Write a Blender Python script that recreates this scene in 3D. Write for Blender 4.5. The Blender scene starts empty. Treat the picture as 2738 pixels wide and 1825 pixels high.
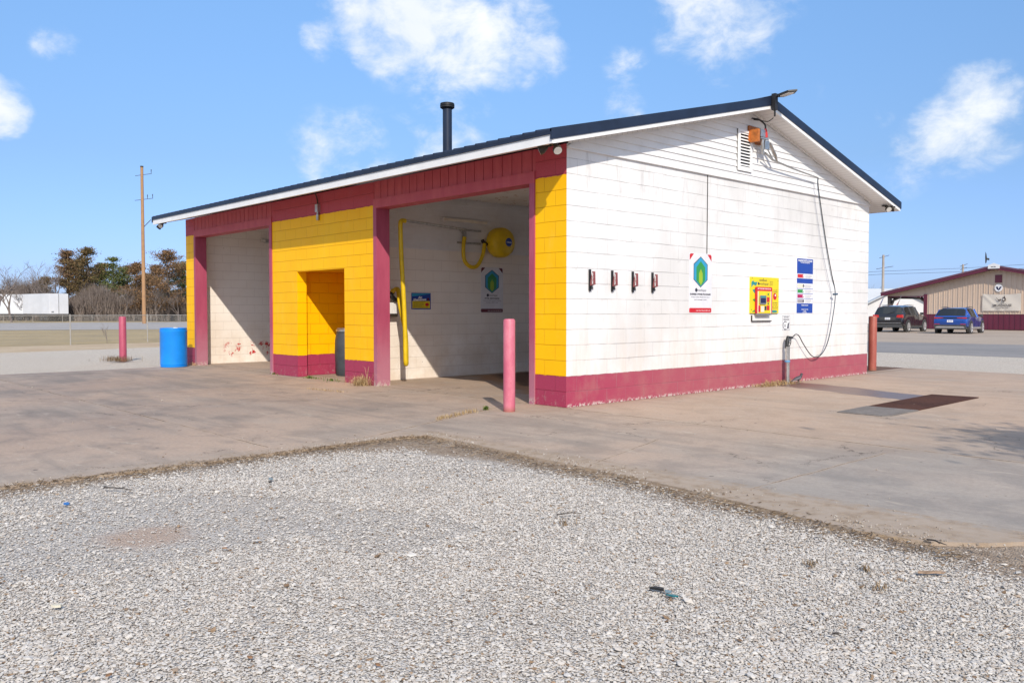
import bpy, bmesh, math, random
import numpy as np
from mathutils import Vector, Matrix
random.seed(7); rng = np.random.default_rng(7)
S = bpy.context.scene
# ------------------------------------------------------------------ camera
CAM = np.array([7.5198, -7.9792, 1.2566]); YAW = 0.8204006; PITCH = 0.0355636; FOC = 2244.24   # photo pixels, 2738 wide
cam = bpy.data.objects.new('camera', bpy.data.cameras.new('camera'))
S.collection.objects.link(cam); S.camera = cam
cam.location = CAM; cam.rotation_euler = (math.pi/2 - PITCH, 0, YAW)
cam.data.sensor_width = 36; cam.data.lens = FOC/2738*36; cam.data.clip_start = .05; cam.data.clip_end = 5000
Fd = np.array([-math.sin(YAW)*math.cos(PITCH), math.cos(YAW)*math.cos(PITCH), -math.sin(PITCH)])
Rd = np.array([math.cos(YAW), math.sin(YAW), 0.]); Ud = np.cross(Rd, Fd)
def ray(u, v): return Fd + Rd*(u-1369)/FOC + Ud*(912.5-v)/FOC
def on(u, v, ax=2, val=0.):            # where the sight line through a photo point meets an axis plane
    d = ray(u, v); t = (val-CAM[ax])/d[ax]; return CAM + d*t
def at(u, v, depth): return CAM + ray(u, v)*depth
# ------------------------------------------------------------------ light
SUNV = Vector((1.6, -1.0, 1.276)).normalized()
sl = bpy.data.lights.new('sun', 'SUN'); sl.energy = 3.7; sl.angle = math.radians(.5); sl.color = (1, .91, .79)
sun = bpy.data.objects.new('sun', sl); S.collection.objects.link(sun)
sun.rotation_euler = (-SUNV).to_track_quat('-Z', 'Y').to_euler()
S.view_settings.view_transform = 'Standard'; S.view_settings.look = 'None'; S.view_settings.exposure = 0.2
S.cycles.diffuse_bounces = 8; S.cycles.max_bounces = 12; S.view_settings.gamma = 1
W = bpy.data.worlds.new('World'); S.world = W; W.use_nodes = True
def world():
    nt = W.node_tree; N = nt.nodes; L = nt.links; N.clear()
    out = N.new('ShaderNodeOutputWorld'); bg = N.new('ShaderNodeBackground'); bg.inputs[1].default_value = .15
    sky = N.new('ShaderNodeTexSky'); sky.sky_type = 'NISHITA'; sky.sun_disc = False
    sky.sun_elevation = math.asin(SUNV.z); sky.sun_rotation = math.atan2(SUNV.x, SUNV.y)
    sky.air_density = 1.0; sky.dust_density = .3; sky.ozone_density = 2.2
    tc = N.new('ShaderNodeTexCoord')
    def m(op, a, b=None, c=None, cl=False):
        n = N.new('ShaderNodeMath'); n.operation = op; n.use_clamp = cl
        for i, x in enumerate((a, b, c)):
            if x is None: continue
            if hasattr(x, 'links'): L.new(x, n.inputs[i])
            else: n.inputs[i].default_value = x
        return n.outputs[0]
    nrm = N.new('ShaderNodeVectorMath'); nrm.operation = 'NORMALIZE'; L.new(tc.outputs['Generated'], nrm.inputs[0])
    # clouds: (x, y, radius, strength) in a 2352-wide view of the photo
    cl = [(830,45,120,1),(960,20,190,1.1),(1100,60,160,1.1),(1220,105,100,1),(740,90,60,.7),(1660,20,170,.85),(1640,120,100,.6),(1760,30,80,.5),(125,95,55,.55),
          (-15,245,75,1),(1060,220,105,.56),(1010,300,130,.48),(790,360,140,.56),(1435,155,65,.45),(1435,230,65,.52),(2225,275,125,.95),(2250,225,85,.85),(2065,380,85,.5),
          (2022,268,35,.4),(985,360,60,.5),(1890,205,40,.2),(-560,60,260,1)]
    dirs = [((.3,.2,1),.42),((-.5,.6,1.1),.30),((.9,-.5,.9),.40),((1,.6,.5),.36),((.4,-1,.6),.42),((-.4,-1,.5),.38),((1,-1,.35),.34),((1,0,.25),.30),((.1,-1,.2),.34),((-.9,-.7,.9),.36),((-1,-.9,.3),.28),((.6,1,1.1),.34),((1,.9,.3),.25),((.7,-.7,1.6),.3),((-.2,-.3,1),.34),((1,-.4,.15),.22)]  # unseen clouds overhead and behind the camera, added as fill light
    mx = None
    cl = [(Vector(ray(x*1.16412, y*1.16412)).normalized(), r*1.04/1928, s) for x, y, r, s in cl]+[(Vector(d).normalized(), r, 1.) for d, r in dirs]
    for d, r, s in cl:
        v = N.new('ShaderNodeVectorMath'); v.operation = 'DISTANCE'; L.new(nrm.outputs[0], v.inputs[0]); v.inputs[1].default_value = d
        q = m('DIVIDE', v.outputs['Value'], r); q = m('MULTIPLY', q, q); q = m('SUBTRACT', 1.0, q, cl=True); q = m('MULTIPLY', q, s)
        mx = q if mx is None else m('MAXIMUM', mx, q)
    mp = N.new('ShaderNodeMapping'); mp.inputs['Scale'].default_value = (1, 1, 1.5); L.new(nrm.outputs[0], mp.inputs[0])
    nz = N.new('ShaderNodeTexNoise'); nz.inputs['Scale'].default_value = 17; nz.inputs['Detail'].default_value = 12; nz.inputs['Roughness'].default_value = .6; nz.inputs['Distortion'].default_value = .25
    L.new(mp.outputs[0], nz.inputs['Vector'])
    nb = m('MULTIPLY_ADD', nz.outputs['Fac'], 2.5, -1.42)
    den = m('ADD', mx, nb); den = m('MULTIPLY', den, m('MULTIPLY', mx, 3, cl=True))
    ss = N.new('ShaderNodeMapRange'); ss.interpolation_type = 'SMOOTHSTEP'; ss.inputs[1].default_value = .0; ss.inputs[2].default_value = 1.15; L.new(den, ss.inputs[0])
    tint = N.new('ShaderNodeMix'); tint.data_type = 'RGBA'; tint.blend_type = 'MULTIPLY'; tint.inputs[0].default_value = 1; L.new(sky.outputs[0], tint.inputs[6]); 
    rp = N.new('ShaderNodeValToRGB'); sp = N.new('ShaderNodeSeparateXYZ'); L.new(nrm.outputs[0], sp.inputs[0]); L.new(sp.outputs[2], rp.inputs[0])
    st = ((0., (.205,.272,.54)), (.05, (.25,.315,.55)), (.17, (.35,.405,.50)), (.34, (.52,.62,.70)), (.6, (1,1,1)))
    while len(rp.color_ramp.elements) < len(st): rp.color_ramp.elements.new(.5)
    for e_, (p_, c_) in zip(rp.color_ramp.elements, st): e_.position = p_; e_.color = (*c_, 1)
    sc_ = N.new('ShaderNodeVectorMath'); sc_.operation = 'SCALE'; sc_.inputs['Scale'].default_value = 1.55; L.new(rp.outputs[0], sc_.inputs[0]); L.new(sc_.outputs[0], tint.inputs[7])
    mix = N.new('ShaderNodeMix'); mix.data_type = 'RGBA'; L.new(ss.outputs[0], mix.inputs[0]); L.new(tint.outputs[2], mix.inputs[6])
    n2 = N.new('ShaderNodeTexNoise'); n2.inputs['Scale'].default_value = 7; n2.inputs['Detail'].default_value = 4; L.new(mp.outputs[0], n2.inputs['Vector'])
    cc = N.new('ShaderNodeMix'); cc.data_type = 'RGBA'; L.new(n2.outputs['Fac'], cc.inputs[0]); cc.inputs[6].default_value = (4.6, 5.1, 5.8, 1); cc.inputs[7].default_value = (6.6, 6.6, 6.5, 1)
    L.new(cc.outputs[2], mix.inputs[7]); L.new(mix.outputs[2], bg.inputs[0]); L.new(bg.outputs[0], out.inputs[0])
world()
# ------------------------------------------------------------------ materials
MATS = {}
class NT:
    def __init__(s, name, rough=.6, metal=0, spec=.5):
        s.m = bpy.data.materials.new(name); s.m.use_nodes = True; s.nt = s.m.node_tree; s.N = s.nt.nodes; s.L = s.nt.links
        s.b = s.N['Principled BSDF']; s.b.inputs['Roughness'].default_value = rough; s.b.inputs['Metallic'].default_value = metal; s.b.inputs['Specular IOR Level'].default_value = spec
        s.tc = s.N.new('ShaderNodeTexCoord'); s.co = s.tc.outputs['Object']
    def lk(s, x, i):
        if hasattr(x, 'links'): s.L.new(x, i)
        elif isinstance(x, (tuple, list)) and len(x) == 3 and i.type == 'RGBA': i.default_value = (*x, 1)
        else: i.default_value = x
    def math(s, op, a, b=None, c=None, cl=False):
        n = s.N.new('ShaderNodeMath'); n.operation = op; n.use_clamp = cl
        for i, x in enumerate((a, b, c)):
            if x is not None: s.lk(x, n.inputs[i])
        return n.outputs[0]
    def mix(s, f, a, b, mode='MIX'):
        n = s.N.new('ShaderNodeMix'); n.data_type = 'RGBA'; n.blend_type = mode; s.lk(f, n.inputs[0]); s.lk(a, n.inputs[6]); s.lk(b, n.inputs[7]); return n.outputs[2]
    def noise(s, scale, detail=4, rough=.55, vec=None, sc=None, dist=0):
        n = s.N.new('ShaderNodeTexNoise'); n.inputs['Scale'].default_value = scale; n.inputs['Detail'].default_value = detail; n.inputs['Roughness'].default_value = rough; n.inputs['Distortion'].default_value = dist
        v = vec or s.co
        if sc:
            mp = s.N.new('ShaderNodeMapping'); mp.inputs['Scale'].default_value = sc; s.L.new(v, mp.inputs[0]); v = mp.outputs[0]
        s.L.new(v, n.inputs['Vector']); return n.outputs['Fac']
    def rng(s, x, a, b, c=0., d=1., smooth=True):
        n = s.N.new('ShaderNodeMapRange'); n.interpolation_type = 'SMOOTHSTEP' if smooth else 'LINEAR'
        s.L.new(x, n.inputs[0])
        for i, k in enumerate((a, b, c, d)): s.lk(k, n.inputs[i+1])
        return n.outputs[0]
    def xyz(s, v=None):
        n = s.N.new('ShaderNodeSeparateXYZ'); s.L.new(v or s.co, n.inputs[0]); return n.outputs
    def comb(s, x, y, z=0.):
        n = s.N.new('ShaderNodeCombineXYZ'); s.lk(x, n.inputs[0]); s.lk(y, n.inputs[1]); s.lk(z, n.inputs[2]); return n.outputs[0]
    def vor(s, scale, feature='F1', vec=None, rnd=1):
        n = s.N.new('ShaderNodeTexVoronoi'); n.feature = feature; n.inputs['Scale'].default_value = scale; n.inputs['Randomness'].default_value = rnd; s.L.new(vec or s.co, n.inputs['Vector']); return n
    def bump(s, h, strength=.3, dist=.01, prev=None):
        n = s.N.new('ShaderNodeBump'); n.inputs['Strength'].default_value = strength; n.inputs['Distance'].default_value = dist; s.L.new(h, n.inputs['Height'])
        if prev: s.L.new(prev, n.inputs['Normal'])
        return n.outputs[0]
    def col(s, c): s.lk(c, s.b.inputs['Base Color'])
    def nor(s, n): s.L.new(n, s.b.inputs['Normal'])
def flat(name, c, rough=.55, metal=0, var=.12, scale=6, bump=0, coat=0, spec=.5):
    if name in MATS: return MATS[name]
    t = NT(name, rough, metal, spec)
    n = t.noise(scale, 5, .6); d = tuple(x*(1-var) for x in c); e = tuple(min(1, x*(1+var)) for x in c)
    t.col(t.mix(t.rng(n, .3, .7), d, e))
    if bump: t.nor(t.bump(t.noise(scale*12, 3), bump, .01))
    if coat: t.b.inputs['Coat Weight'].default_value = coat; t.b.inputs['Coat Roughness'].default_value = .05
    MATS[name] = t.m; return t.m
MAROON = (.34, .038, .088); YEL = (.98, .50, .0); CR = .2032
def block(name, kind):
    t = NT(name, .62, 0, .22); x, y, z = t.xyz()
    g = t.N.new('ShaderNodeNewGeometry'); nx = t.xyz(g.outputs['True Normal'])
    isx = t.math('GREATER_THAN', t.math('ABSOLUTE', nx[0]), .5)
    u = t.math('ADD', t.math('MULTIPLY', y, isx), t.math('MULTIPLY', x, t.math('SUBTRACT', 1., isx)))
    w1 = t.noise(1.3, 3); w2 = t.noise(9, 3)
    zz = t.math('ADD', z, t.math('MULTIPLY_ADD', w1, .022, -.011)); zz = t.math('ADD', zz, t.math('MULTIPLY_ADD', w2, .004, -.002))
    row = t.math('DIVIDE', zz, CR); fr = t.math('FRACT', t.math('ADD', row, 10.)); ri = t.math('FLOOR', t.math('ADD', row, 10.))
    dz = t.math('MULTIPLY', t.math('MINIMUM', fr, t.math('SUBTRACT', 1., fr)), CR)
    off = t.math('MULTIPLY', t.math('MODULO', ri, 2.), .5)
    uc = t.math('ADD', t.math('DIVIDE', t.math('ADD', u, t.math('MULTIPLY_ADD', w2, .006, -.003)), .4064), t.math('ADD', off, 40.)); fu = t.math('FRACT', uc); ui = t.math('FLOOR', uc)
    du = t.math('MULTIPLY', t.math('MINIMUM', fu, t.math('SUBTRACT', 1., fu)), .4064)
    hv = t.rng(t.noise(2.2, 4, .6), .32, .62)                 # joint visibility varies along the wall
    lh = t.rng(dz, .0022, .0064, 1, 0); lv = t.rng(du, .0018, .005, 1, 0)
    wn = t.N.new('ShaderNodeTexWhiteNoise'); wn.noise_dimensions = '2D'; t.L.new(t.comb(ui, ri), wn.inputs['Vector']); per = wn.outputs['Value']
    fine = t.noise(55, 4, .7); big = t.noise(.9, 5, .6)
    if kind == 'front':
        edge = t.math('ADD', z, t.math('MULTIPLY_ADD', t.noise(11, 4, .65), .05, -.025))
        lo = t.math('LESS_THAN', edge, 2*CR+.002); hi = t.math('GREATER_THAN', edge, 3.035)
        yel = t.mix(t.rng(big, .3, .7), YEL, (.98, .55, .002)); yel = t.mix(t.math('MULTIPLY', per, .14), yel, (.80, .40, .0))
        c = t.mix(lo, yel, t.mix(t.rng(fine, .3, .7), MAROON, (.37, .05, .10))); c = t.mix(hi, c, t.mix(t.rng(fine, .3, .7), (.43, .055, .078), (.47, .075, .095)))
        c = t.mix(t.math('MULTIPLY', lh, .5), c, t.mix(1., c, (.62, .50, .45), 'MULTIPLY')); c = t.mix(t.math('MULTIPLY', lv, .45), c, t.mix(1., c, (.7, .6, .5), 'MULTIPLY'))
        fd = t.rng(t.noise(2.4, 6, .75, sc=(1, 1, .4)), .52, .72, 0, .28); c = t.mix(fd, c, t.mix(t.math('MAXIMUM', lo, hi), (.90, .58, .10), (.40, .10, .14)))
        c = t.mix(t.rng(t.vor(4.5).outputs['Distance'], .012, .03, .7, 0), c, (.34, .24, .12))
        gr = t.math('MULTIPLY', t.rng(z, 0., .3, .5, 0), t.rng(t.noise(14, 5, .7), .5, .75)); c = t.mix(gr, c, (.42, .36, .32))
        t.b.inputs['Roughness'].default_value = .5; st = .9
    elif kind == 'side':
        gr = t.noise(.55, 6, .62, sc=(1, 1, .8)); gr2 = t.noise(2.6, 6, .7, sc=(1, 1.6, .35))
        band = t.rng(z, 2.2, 3.3, 0., 1.)
        c = t.mix(t.math('MULTIPLY', t.rng(gr, .42, .66), .7), (.775, .77, .765), (.60, .59, .575))
        str_ = t.math('MULTIPLY', t.rng(gr2, .5, .8), t.math('MULTIPLY_ADD', band, .50, .14)); c = t.mix(str_, c, (.34, .33, .325))
        c = t.mix(t.math('MULTIPLY', t.rng(z, .3, 1.7, .42, 0), t.rng(gr2, .25, .7)), c, (.66, .53, .41))
        sp = t.rng(t.vor(3.3).outputs['Distance'], .014, .034, .8, 0); c = t.mix(sp, c, (.25, .23, .21)); sm = t.rng(t.noise(5, 7, .78, dist=.4), .58, .72, 0, .38); c = t.mix(sm, c, (.44, .42, .40))
        c = t.mix(t.math('MULTIPLY', per, .05), c, (.6, .6, .58))
        edge = t.math('ADD', z, t.math('MULTIPLY_ADD', t.noise(7, 4, .65), .03, -.015)); lo = t.math('LESS_THAN', edge, 2*CR+.002)
        fade = t.rng(y, -.2, 2.6); mar = t.mix(fade, (.36, .045, .095), (.37, .085, .115)); mar = t.mix(t.math('MULTIPLY', t.rng(t.noise(3, 6, .7), .4, .75), .5), mar, (.40, .17, .16))
        c = t.mix(lo, c, mar)
        c = t.mix(t.math('MULTIPLY', t.math('MULTIPLY', lh, t.math('MULTIPLY_ADD', hv, .50, .04)), t.math('SUBTRACT', 1., t.math('MULTIPLY', lo, .5))), c, (.16, .15, .15))
        c = t.mix(t.math('MULTIPLY', lv, t.rng(t.noise(1.9, 4, .7), .4, .6, .08, .38)), c, (.30, .29, .28))
        ch = t.math('MULTIPLY', t.rng(z, .0, .06, 1, 0), t.rng(t.noise(18, 5, .75), .48, .56)); c = t.mix(ch, c, (.62, .55, .50))
        st = .55
    else:
        c = t.mix(t.rng(big, .3, .75), (.88, .83, .76), (.80, .73, .65))
        c = t.mix(t.math('MULTIPLY', t.rng(z, .2, 1.5, .5, 0), t.rng(t.noise(2, 6, .7), .3, .7)), c, (.60, .47, .34))
        sp = t.rng(t.vor(2.6).outputs['Distance'], .012, .04, .6, 0); c = t.mix(sp, c, (.30, .22, .17))
        c = t.mix(t.math('MULTIPLY', lh, .35), c, (.36, .30, .26)); c = t.mix(t.math('MULTIPLY', lv, .3), c, (.38, .33, .28))
        # peeled patches showing an older red coat, low on the wall of the far bay
        p = t.math('MULTIPLY', t.rng(t.noise(5.5, 6, .7), .545, .57), t.math('MULTIPLY', t.rng(t.math('ABSOLUTE', t.math('SUBTRACT', z, .34)), .10, .22, 1, 0), t.math('MULTIPLY', t.rng(y, .75, .95), t.math('LESS_THAN', x, -12.))))
        c = t.mix(p, c, (.50, .03, .03)); st = .5
    t.col(c)
    h = t.math('SUBTRACT', 1., t.math('MAXIMUM', lh, t.math('MULTIPLY', lv, .8)))
    n = t.bump(h, st, .006); n = t.bump(t.math('ADD', t.math('MULTIPLY', fine, .5), t.noise(160, 2)), .28, .004, n); t.nor(n)
    return t.m
M = {}
M['front'] = block('painted_front_blocks', 'front'); M['side'] = block('white_side_blocks', 'side'); M['inner'] = block('bay_blocks', 'inner')
def maroon_wood(name, faded):
    t = NT(name, .55); z = t.xyz()[2]
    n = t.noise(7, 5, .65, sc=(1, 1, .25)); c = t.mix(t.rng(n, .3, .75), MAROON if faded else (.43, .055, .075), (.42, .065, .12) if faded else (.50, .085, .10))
    if faded:
        c = t.mix(t.rng(t.math('ADD', z, t.math('MULTIPLY', t.noise(4, 4), .5)), .2, 1.5, .8, .1), c, (.42, .19, .24))
        c = t.mix(t.rng(t.vor(11).outputs['Distance'], .03, .06, .8, 0), c, (.2, .03, .05))
    c = t.mix(t.math('MULTIPLY', t.rng(z, 0., .12, 1, 0), t.rng(t.noise(25, 4, .7), .45, .55)), c, (.5, .42, .36))
    t.col(c); t.nor(t.bump(t.noise(30, 4, .6, sc=(1, 1, .12)), .25, .004)); return t.m
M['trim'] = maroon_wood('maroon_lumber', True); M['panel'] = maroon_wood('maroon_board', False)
M['bollard'] = maroon_wood('bollard_paint', False)
M['white'] = flat('white_trim', (.80, .80, .79), .45, var=.05, scale=3)
M['navy'] = flat('navy_metal', (.012, .021, .046), .42, 0, .2, 2.5, coat=.1, spec=.3)
M['galv'] = flat('galvanised', (.48, .48, .47), .38, .85, .15, 20); M['steel'] = flat('brushed_steel', (.55, .53, .50), .3, .9, .2, 12)
M['black'] = flat('black_rubber', (.014, .014, .015), .5); M['darkm'] = flat('dark_bronze', (.05, .04, .03), .45, .3)
M['glass_lamp'] = flat('lamp_lens', (.62, .60, .56), .25)
M['vinyl'] = flat('off_white_vinyl', (.74, .74, .74), .5, var=.05, scale=2)
def lap(name, vert=False):
    t = NT(name, .55); n = t.noise(1.2, 6, .65, sc=(1, 1, 1.3)); n2 = t.noise(7, 6, .75)
    c = t.mix(t.rng(n, .35, .8), (.80, .80, .80), (.68, .67, .66)); c = t.mix(t.math('MULTIPLY', t.rng(n2, .58, .8), .45), c, (.36, .33, .30)); t.col(c); t.nor(t.bump(n2, .12, .004)); return t.m
M['lap'] = lap('white_lap_siding')
def soff():
    t = NT('ribbed_soffit', .5); x, y, z = t.xyz(); d = t.math('ABSOLUTE', t.math('SUBTRACT', t.math('FRACT', t.math('MULTIPLY', y, 9.)), .5)); l = t.rng(d, .0, .09, 1, 0)
    t.col(t.mix(t.math('MULTIPLY', l, .55), (.76, .74, .72), (.35, .33, .32))); return t.m
M['soffit'] = soff()
def ceil_m():
    t = NT('ceiling_panel', .5); n = t.noise(5, 6, .75); c = t.mix(t.rng(n, .56, .66), (.74, .73, .71), (.40, .27, .19)); c = t.mix(t.rng(t.noise(2, 4), .4, .8, 0, .4), c, (.6, .55, .5)); t.col(c); return t.m
M['ceil'] = ceil_m()
def concrete(name, dark=False):
    t = NT(name, .82, 0, .3); x, y, z = t.xyz()
    big = t.noise(.33, 6, .62, dist=.4); mid = t.noise(1.6, 7, .68, dist=.3); fine = t.noise(28, 6, .75); st = t.noise(1.1, 6, .65, sc=(.28, 2.6, 1))
    c = t.mix(t.rng(big, .36, .62), (.47, .36, .285), (.40, .335, .285)); c = t.mix(t.math('MULTIPLY', t.rng(mid, .46, .66), .7), c, (.285, .235, .20))
    st = t.math('ADD', t.math('MULTIPLY', st, .6), t.math('MULTIPLY', big, .4))
    c = t.mix(t.math('MULTIPLY', t.rng(st, .46, .62), .55), c, (.225, .20, .18)); c = t.mix(t.math('MULTIPLY', t.rng(t.noise(.8, 4, .6, dist=.6), .55, .75), .5), c, (.43, .375, .325))
    warm = t.math('MULTIPLY', t.rng(y, -1.6, .5), t.rng(x, -9, -5)); c = t.mix(t.math('MULTIPLY', warm, t.rng(mid, .3, .6, .1, .45)), c, (.46, .33, .235))
    # a blue-grey newer area towards the lower right corner of the slab
    bl = t.rng(t.math('ADD', t.math('MULTIPLY', x, .55), t.math('ADD', t.math('MULTIPLY', y, -.35), t.math('MULTIPLY', big, .8))), 2.4, 3.9); c = t.mix(t.math('MULTIPLY', bl, .6), c, t.mix(t.rng(mid, .4, .62), (.36, .345, .325), (.27, .265, .26)))
    c = t.mix(t.math('MULTIPLY', t.rng(fine, .35, .8), .42), c, (.20, .17, .15)); gr = t.noise(120, 3, .8); c = t.mix(t.rng(gr, .58, .75, 0, .35), c, (.60, .55, .50)); c = t.mix(t.rng(gr, .25, .42, .4, 0), c, (.13, .11, .10))
    # worn-through grit and oil spots
    v = t.vor(2.3, vec=None); c = t.mix(t.math('MULTIPLY', t.rng(v.outputs['Distance'], .026, .060, .9, 0), t.math('GREATER_THAN', t.noise(.8, 3), .42)), c, (.055, .045, .04))
    v2 = t.vor(9.); c = t.mix(t.math('MULTIPLY', t.rng(v2.outputs['Distance'], .03, .085, .7, 0), t.math('GREATER_THAN', t.noise(1.4, 3), .56)), c, (.07, .055, .045))
    v3 = t.vor(17.); c = t.mix(t.math('MULTIPLY', t.rng(v3.outputs['Distance'], .04, .11, .9, 0), t.rng(t.noise(.9, 4), .53, .6)), c, (.62, .58, .53))
    # joints
    wob = t.math('MULTIPLY_ADD', t.noise(3.5, 5, .7), .07, -.035); vis = t.rng(t.noise(2.6, 5, .75), .40, .54, .12, 1)
    def joint(expr, w, mask=None):
        nonlocal c
        d = t.math('ABSOLUTE', t.math('ADD', expr, wob)); k = t.math('MULTIPLY', t.rng(d, w*.9, w*1.7, .95, 0), vis)
        k2 = t.math('MULTIPLY', t.rng(d, w, w*9, .75, 0), vis)
        if mask is not None: k = t.math('MULTIPLY', k, mask); k2 = t.math('MULTIPLY', k2, mask)
        c = t.mix(k2, c, (.44, .34, .25)); c = t.mix(k, c, (.07, .055, .045))
    joint(t.math('ADD', y, t.math('MULTIPLY_ADD', x, .015, .05)), .009)
    jx = t.math('ADD', x, t.math('MULTIPLY_ADD', y, .4, .92)); joint(jx, .006, t.math('LESS_THAN', y, -.15))
    joint(t.math('SUBTRACT', t.math('SUBTRACT', x, 2.45), t.math('MULTIPLY', t.math('ADD', y, 1.2), -.3)), .004, t.math('LESS_THAN', y, -1.3))
    joint(t.math('ADD', y, 4.35), .005, t.math('LESS_THAN', x, .3)); joint(t.math('ADD', x, 5.6), .004, t.math('LESS_THAN', y, -2.)); joint(t.math('SUBTRACT', x, 4.35), .003, t.math('LESS_THAN', y, -.3))
    joint(t.math('SUBTRACT', y, 5.4), .005, t.math('GREATER_THAN', x, 1.)); joint(t.math('ADD', y, 2.05), .004, t.math('LESS_THAN', x, -3.))
    ck = t.vor(.38, 'DISTANCE_TO_EDGE', t.comb(t.math('ADD', x, t.math('MULTIPLY_ADD', t.noise(1.6, 6, .7), 1.1, -.55)), t.math('ADD', y, t.math('MULTIPLY_ADD', t.noise(2.1, 6, .7), 1.1, -.55)), 0.))
    kk = t.math('MULTIPLY', t.rng(ck.outputs['Distance'], .0015, .0045, .8, 0), t.rng(t.noise(.7, 4, .6), .5, .6)); c = t.mix(kk, c, (.09, .07, .055))
    sp1 = t.rng(t.noise(6, 6, .8), .60, .70, 0, .55); c = t.mix(sp1, c, (.16, .13, .11)); sw = t.rng(t.noise(3.2, 7, .75, sc=(.5, 1.6, 1)), .56, .68, 0, .5); c = t.mix(sw, c, (.52, .45, .38))
    # edge soil, blown against the wall foot and along slab edges
    ed = t.math('MULTIPLY', t.rng(t.math('ABSOLUTE', t.math('ADD', x, t.math('MULTIPLY_ADD', mid, .12, -.06))), .0, .1, 1, 0), t.math('GREATER_THAN', y, -.05)); c = t.mix(t.math('MULTIPLY', ed, .4), c, (.16, .11, .07))
    e2 = t.rng(t.math('ADD', y, t.math('MULTIPLY', mid, -.35)), -3.05, -2.65, 1, 0); e2 = t.math('MULTIPLY', e2, t.math('GREATER_THAN', x, .6)); c = t.mix(t.math('MULTIPLY', e2, .55), c, (.36, .29, .225))
    e3 = t.math('MULTIPLY', t.rng(t.math('ADD', x, t.math('MULTIPLY', mid, .4)), .45, .8), t.math('LESS_THAN', y, -2.7)); c = t.mix(t.math('MULTIPLY', e3, .6), c, (.40, .33, .27))
    wn_ = t.math('MULTIPLY_ADD', mid, .5, -.25); ds1 = t.math('ADD', t.math('ADD', y, t.math('MULTIPLY', x, .085)), t.math('ADD', wn_, 2.72)); ds1 = t.math('MULTIPLY', t.rng(ds1, -.05, .30, 1, 0), t.math('GREATER_THAN', x, .62))
    ds2 = t.math('MULTIPLY', t.rng(t.math('ADD', x, wn_), .30, .66), t.math('LESS_THAN', y, -2.6)); ds = t.math('MULTIPLY', t.math('MAXIMUM', ds1, ds2), t.rng(t.noise(7, 6, .75), .44, .60)); c = t.mix(t.math('MULTIPLY', ds, .9), c, t.mix(t.rng(fine, .35, .65), (.20, .145, .10), (.40, .32, .245)))
    # wet run-off: from the wash wand to the drain cover, and out of the near bay
    wx = t.math('SUBTRACT', y, t.math('ADD', t.math('MULTIPLY', x, -.36), 5.55)); wob2 = t.math('MULTIPLY_ADD', t.noise(1.3, 4, .6), .5, -.25)
    wet = t.math('MULTIPLY', t.rng(t.math('ABSOLUTE', t.math('ADD', wx, wob2)), .42, .50, 1, 0), t.math('MULTIPLY', t.math('GREATER_THAN', x, .16), t.math('LESS_THAN', x, 2.7)))
    inx = t.math('MULTIPLY', t.math('GREATER_THAN', x, -5.), t.math('LESS_THAN', x, -.2)); wb = t.math('MULTIPLY', inx, t.rng(t.math('ADD', y, t.math('ADD', t.math('MULTIPLY', x, .5), t.math('MULTIPLY', mid, .9))), .9, 1.15)); wb = t.math('MULTIPLY', wb, t.math('GREATER_THAN', y, .05))
    st_ = t.math('MULTIPLY', inx, t.math('MULTIPLY', t.rng(t.math('ADD', y, t.math('ADD', t.math('MULTIPLY', x, .5), t.math('MULTIPLY', mid, 1.3))), .55, .95), t.math('GREATER_THAN', y, -.05)))
    c = t.mix(t.math('MULTIPLY', st_, .75), c, (.36, .20, .09))
    wall_ = t.math('MAXIMUM', wet, wb); c = t.mix(1., c, (1.02, .985, .93), 'MULTIPLY'); lf = t.math('MULTIPLY', t.rng(x, -2.5, .3, 1, 0), t.math('MULTIPLY', t.rng(y, -2.2, -.4, 1, 0), t.rng(t.noise(.5, 5, .65, sc=(.7, 1.4, 1)), .38, .58, .35, 1))); c = t.mix(t.math('MULTIPLY', lf, .9), c, t.mix(1., c, (.78, .79, .82), 'MULTIPLY')); c = t.mix(t.math('MULTIPLY', wall_, .85), c, (.105, .06, .042))
    t.col(c); t.lk(t.math('MULTIPLY_ADD', wet, -.48, .84), t.b.inputs['Roughness'])
    t.nor(t.bump(t.math('ADD', fine, t.math('MULTIPLY', gr, .7)), .35, .006)); return t.m
M['conc'] = concrete('weathered_concrete')
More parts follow.
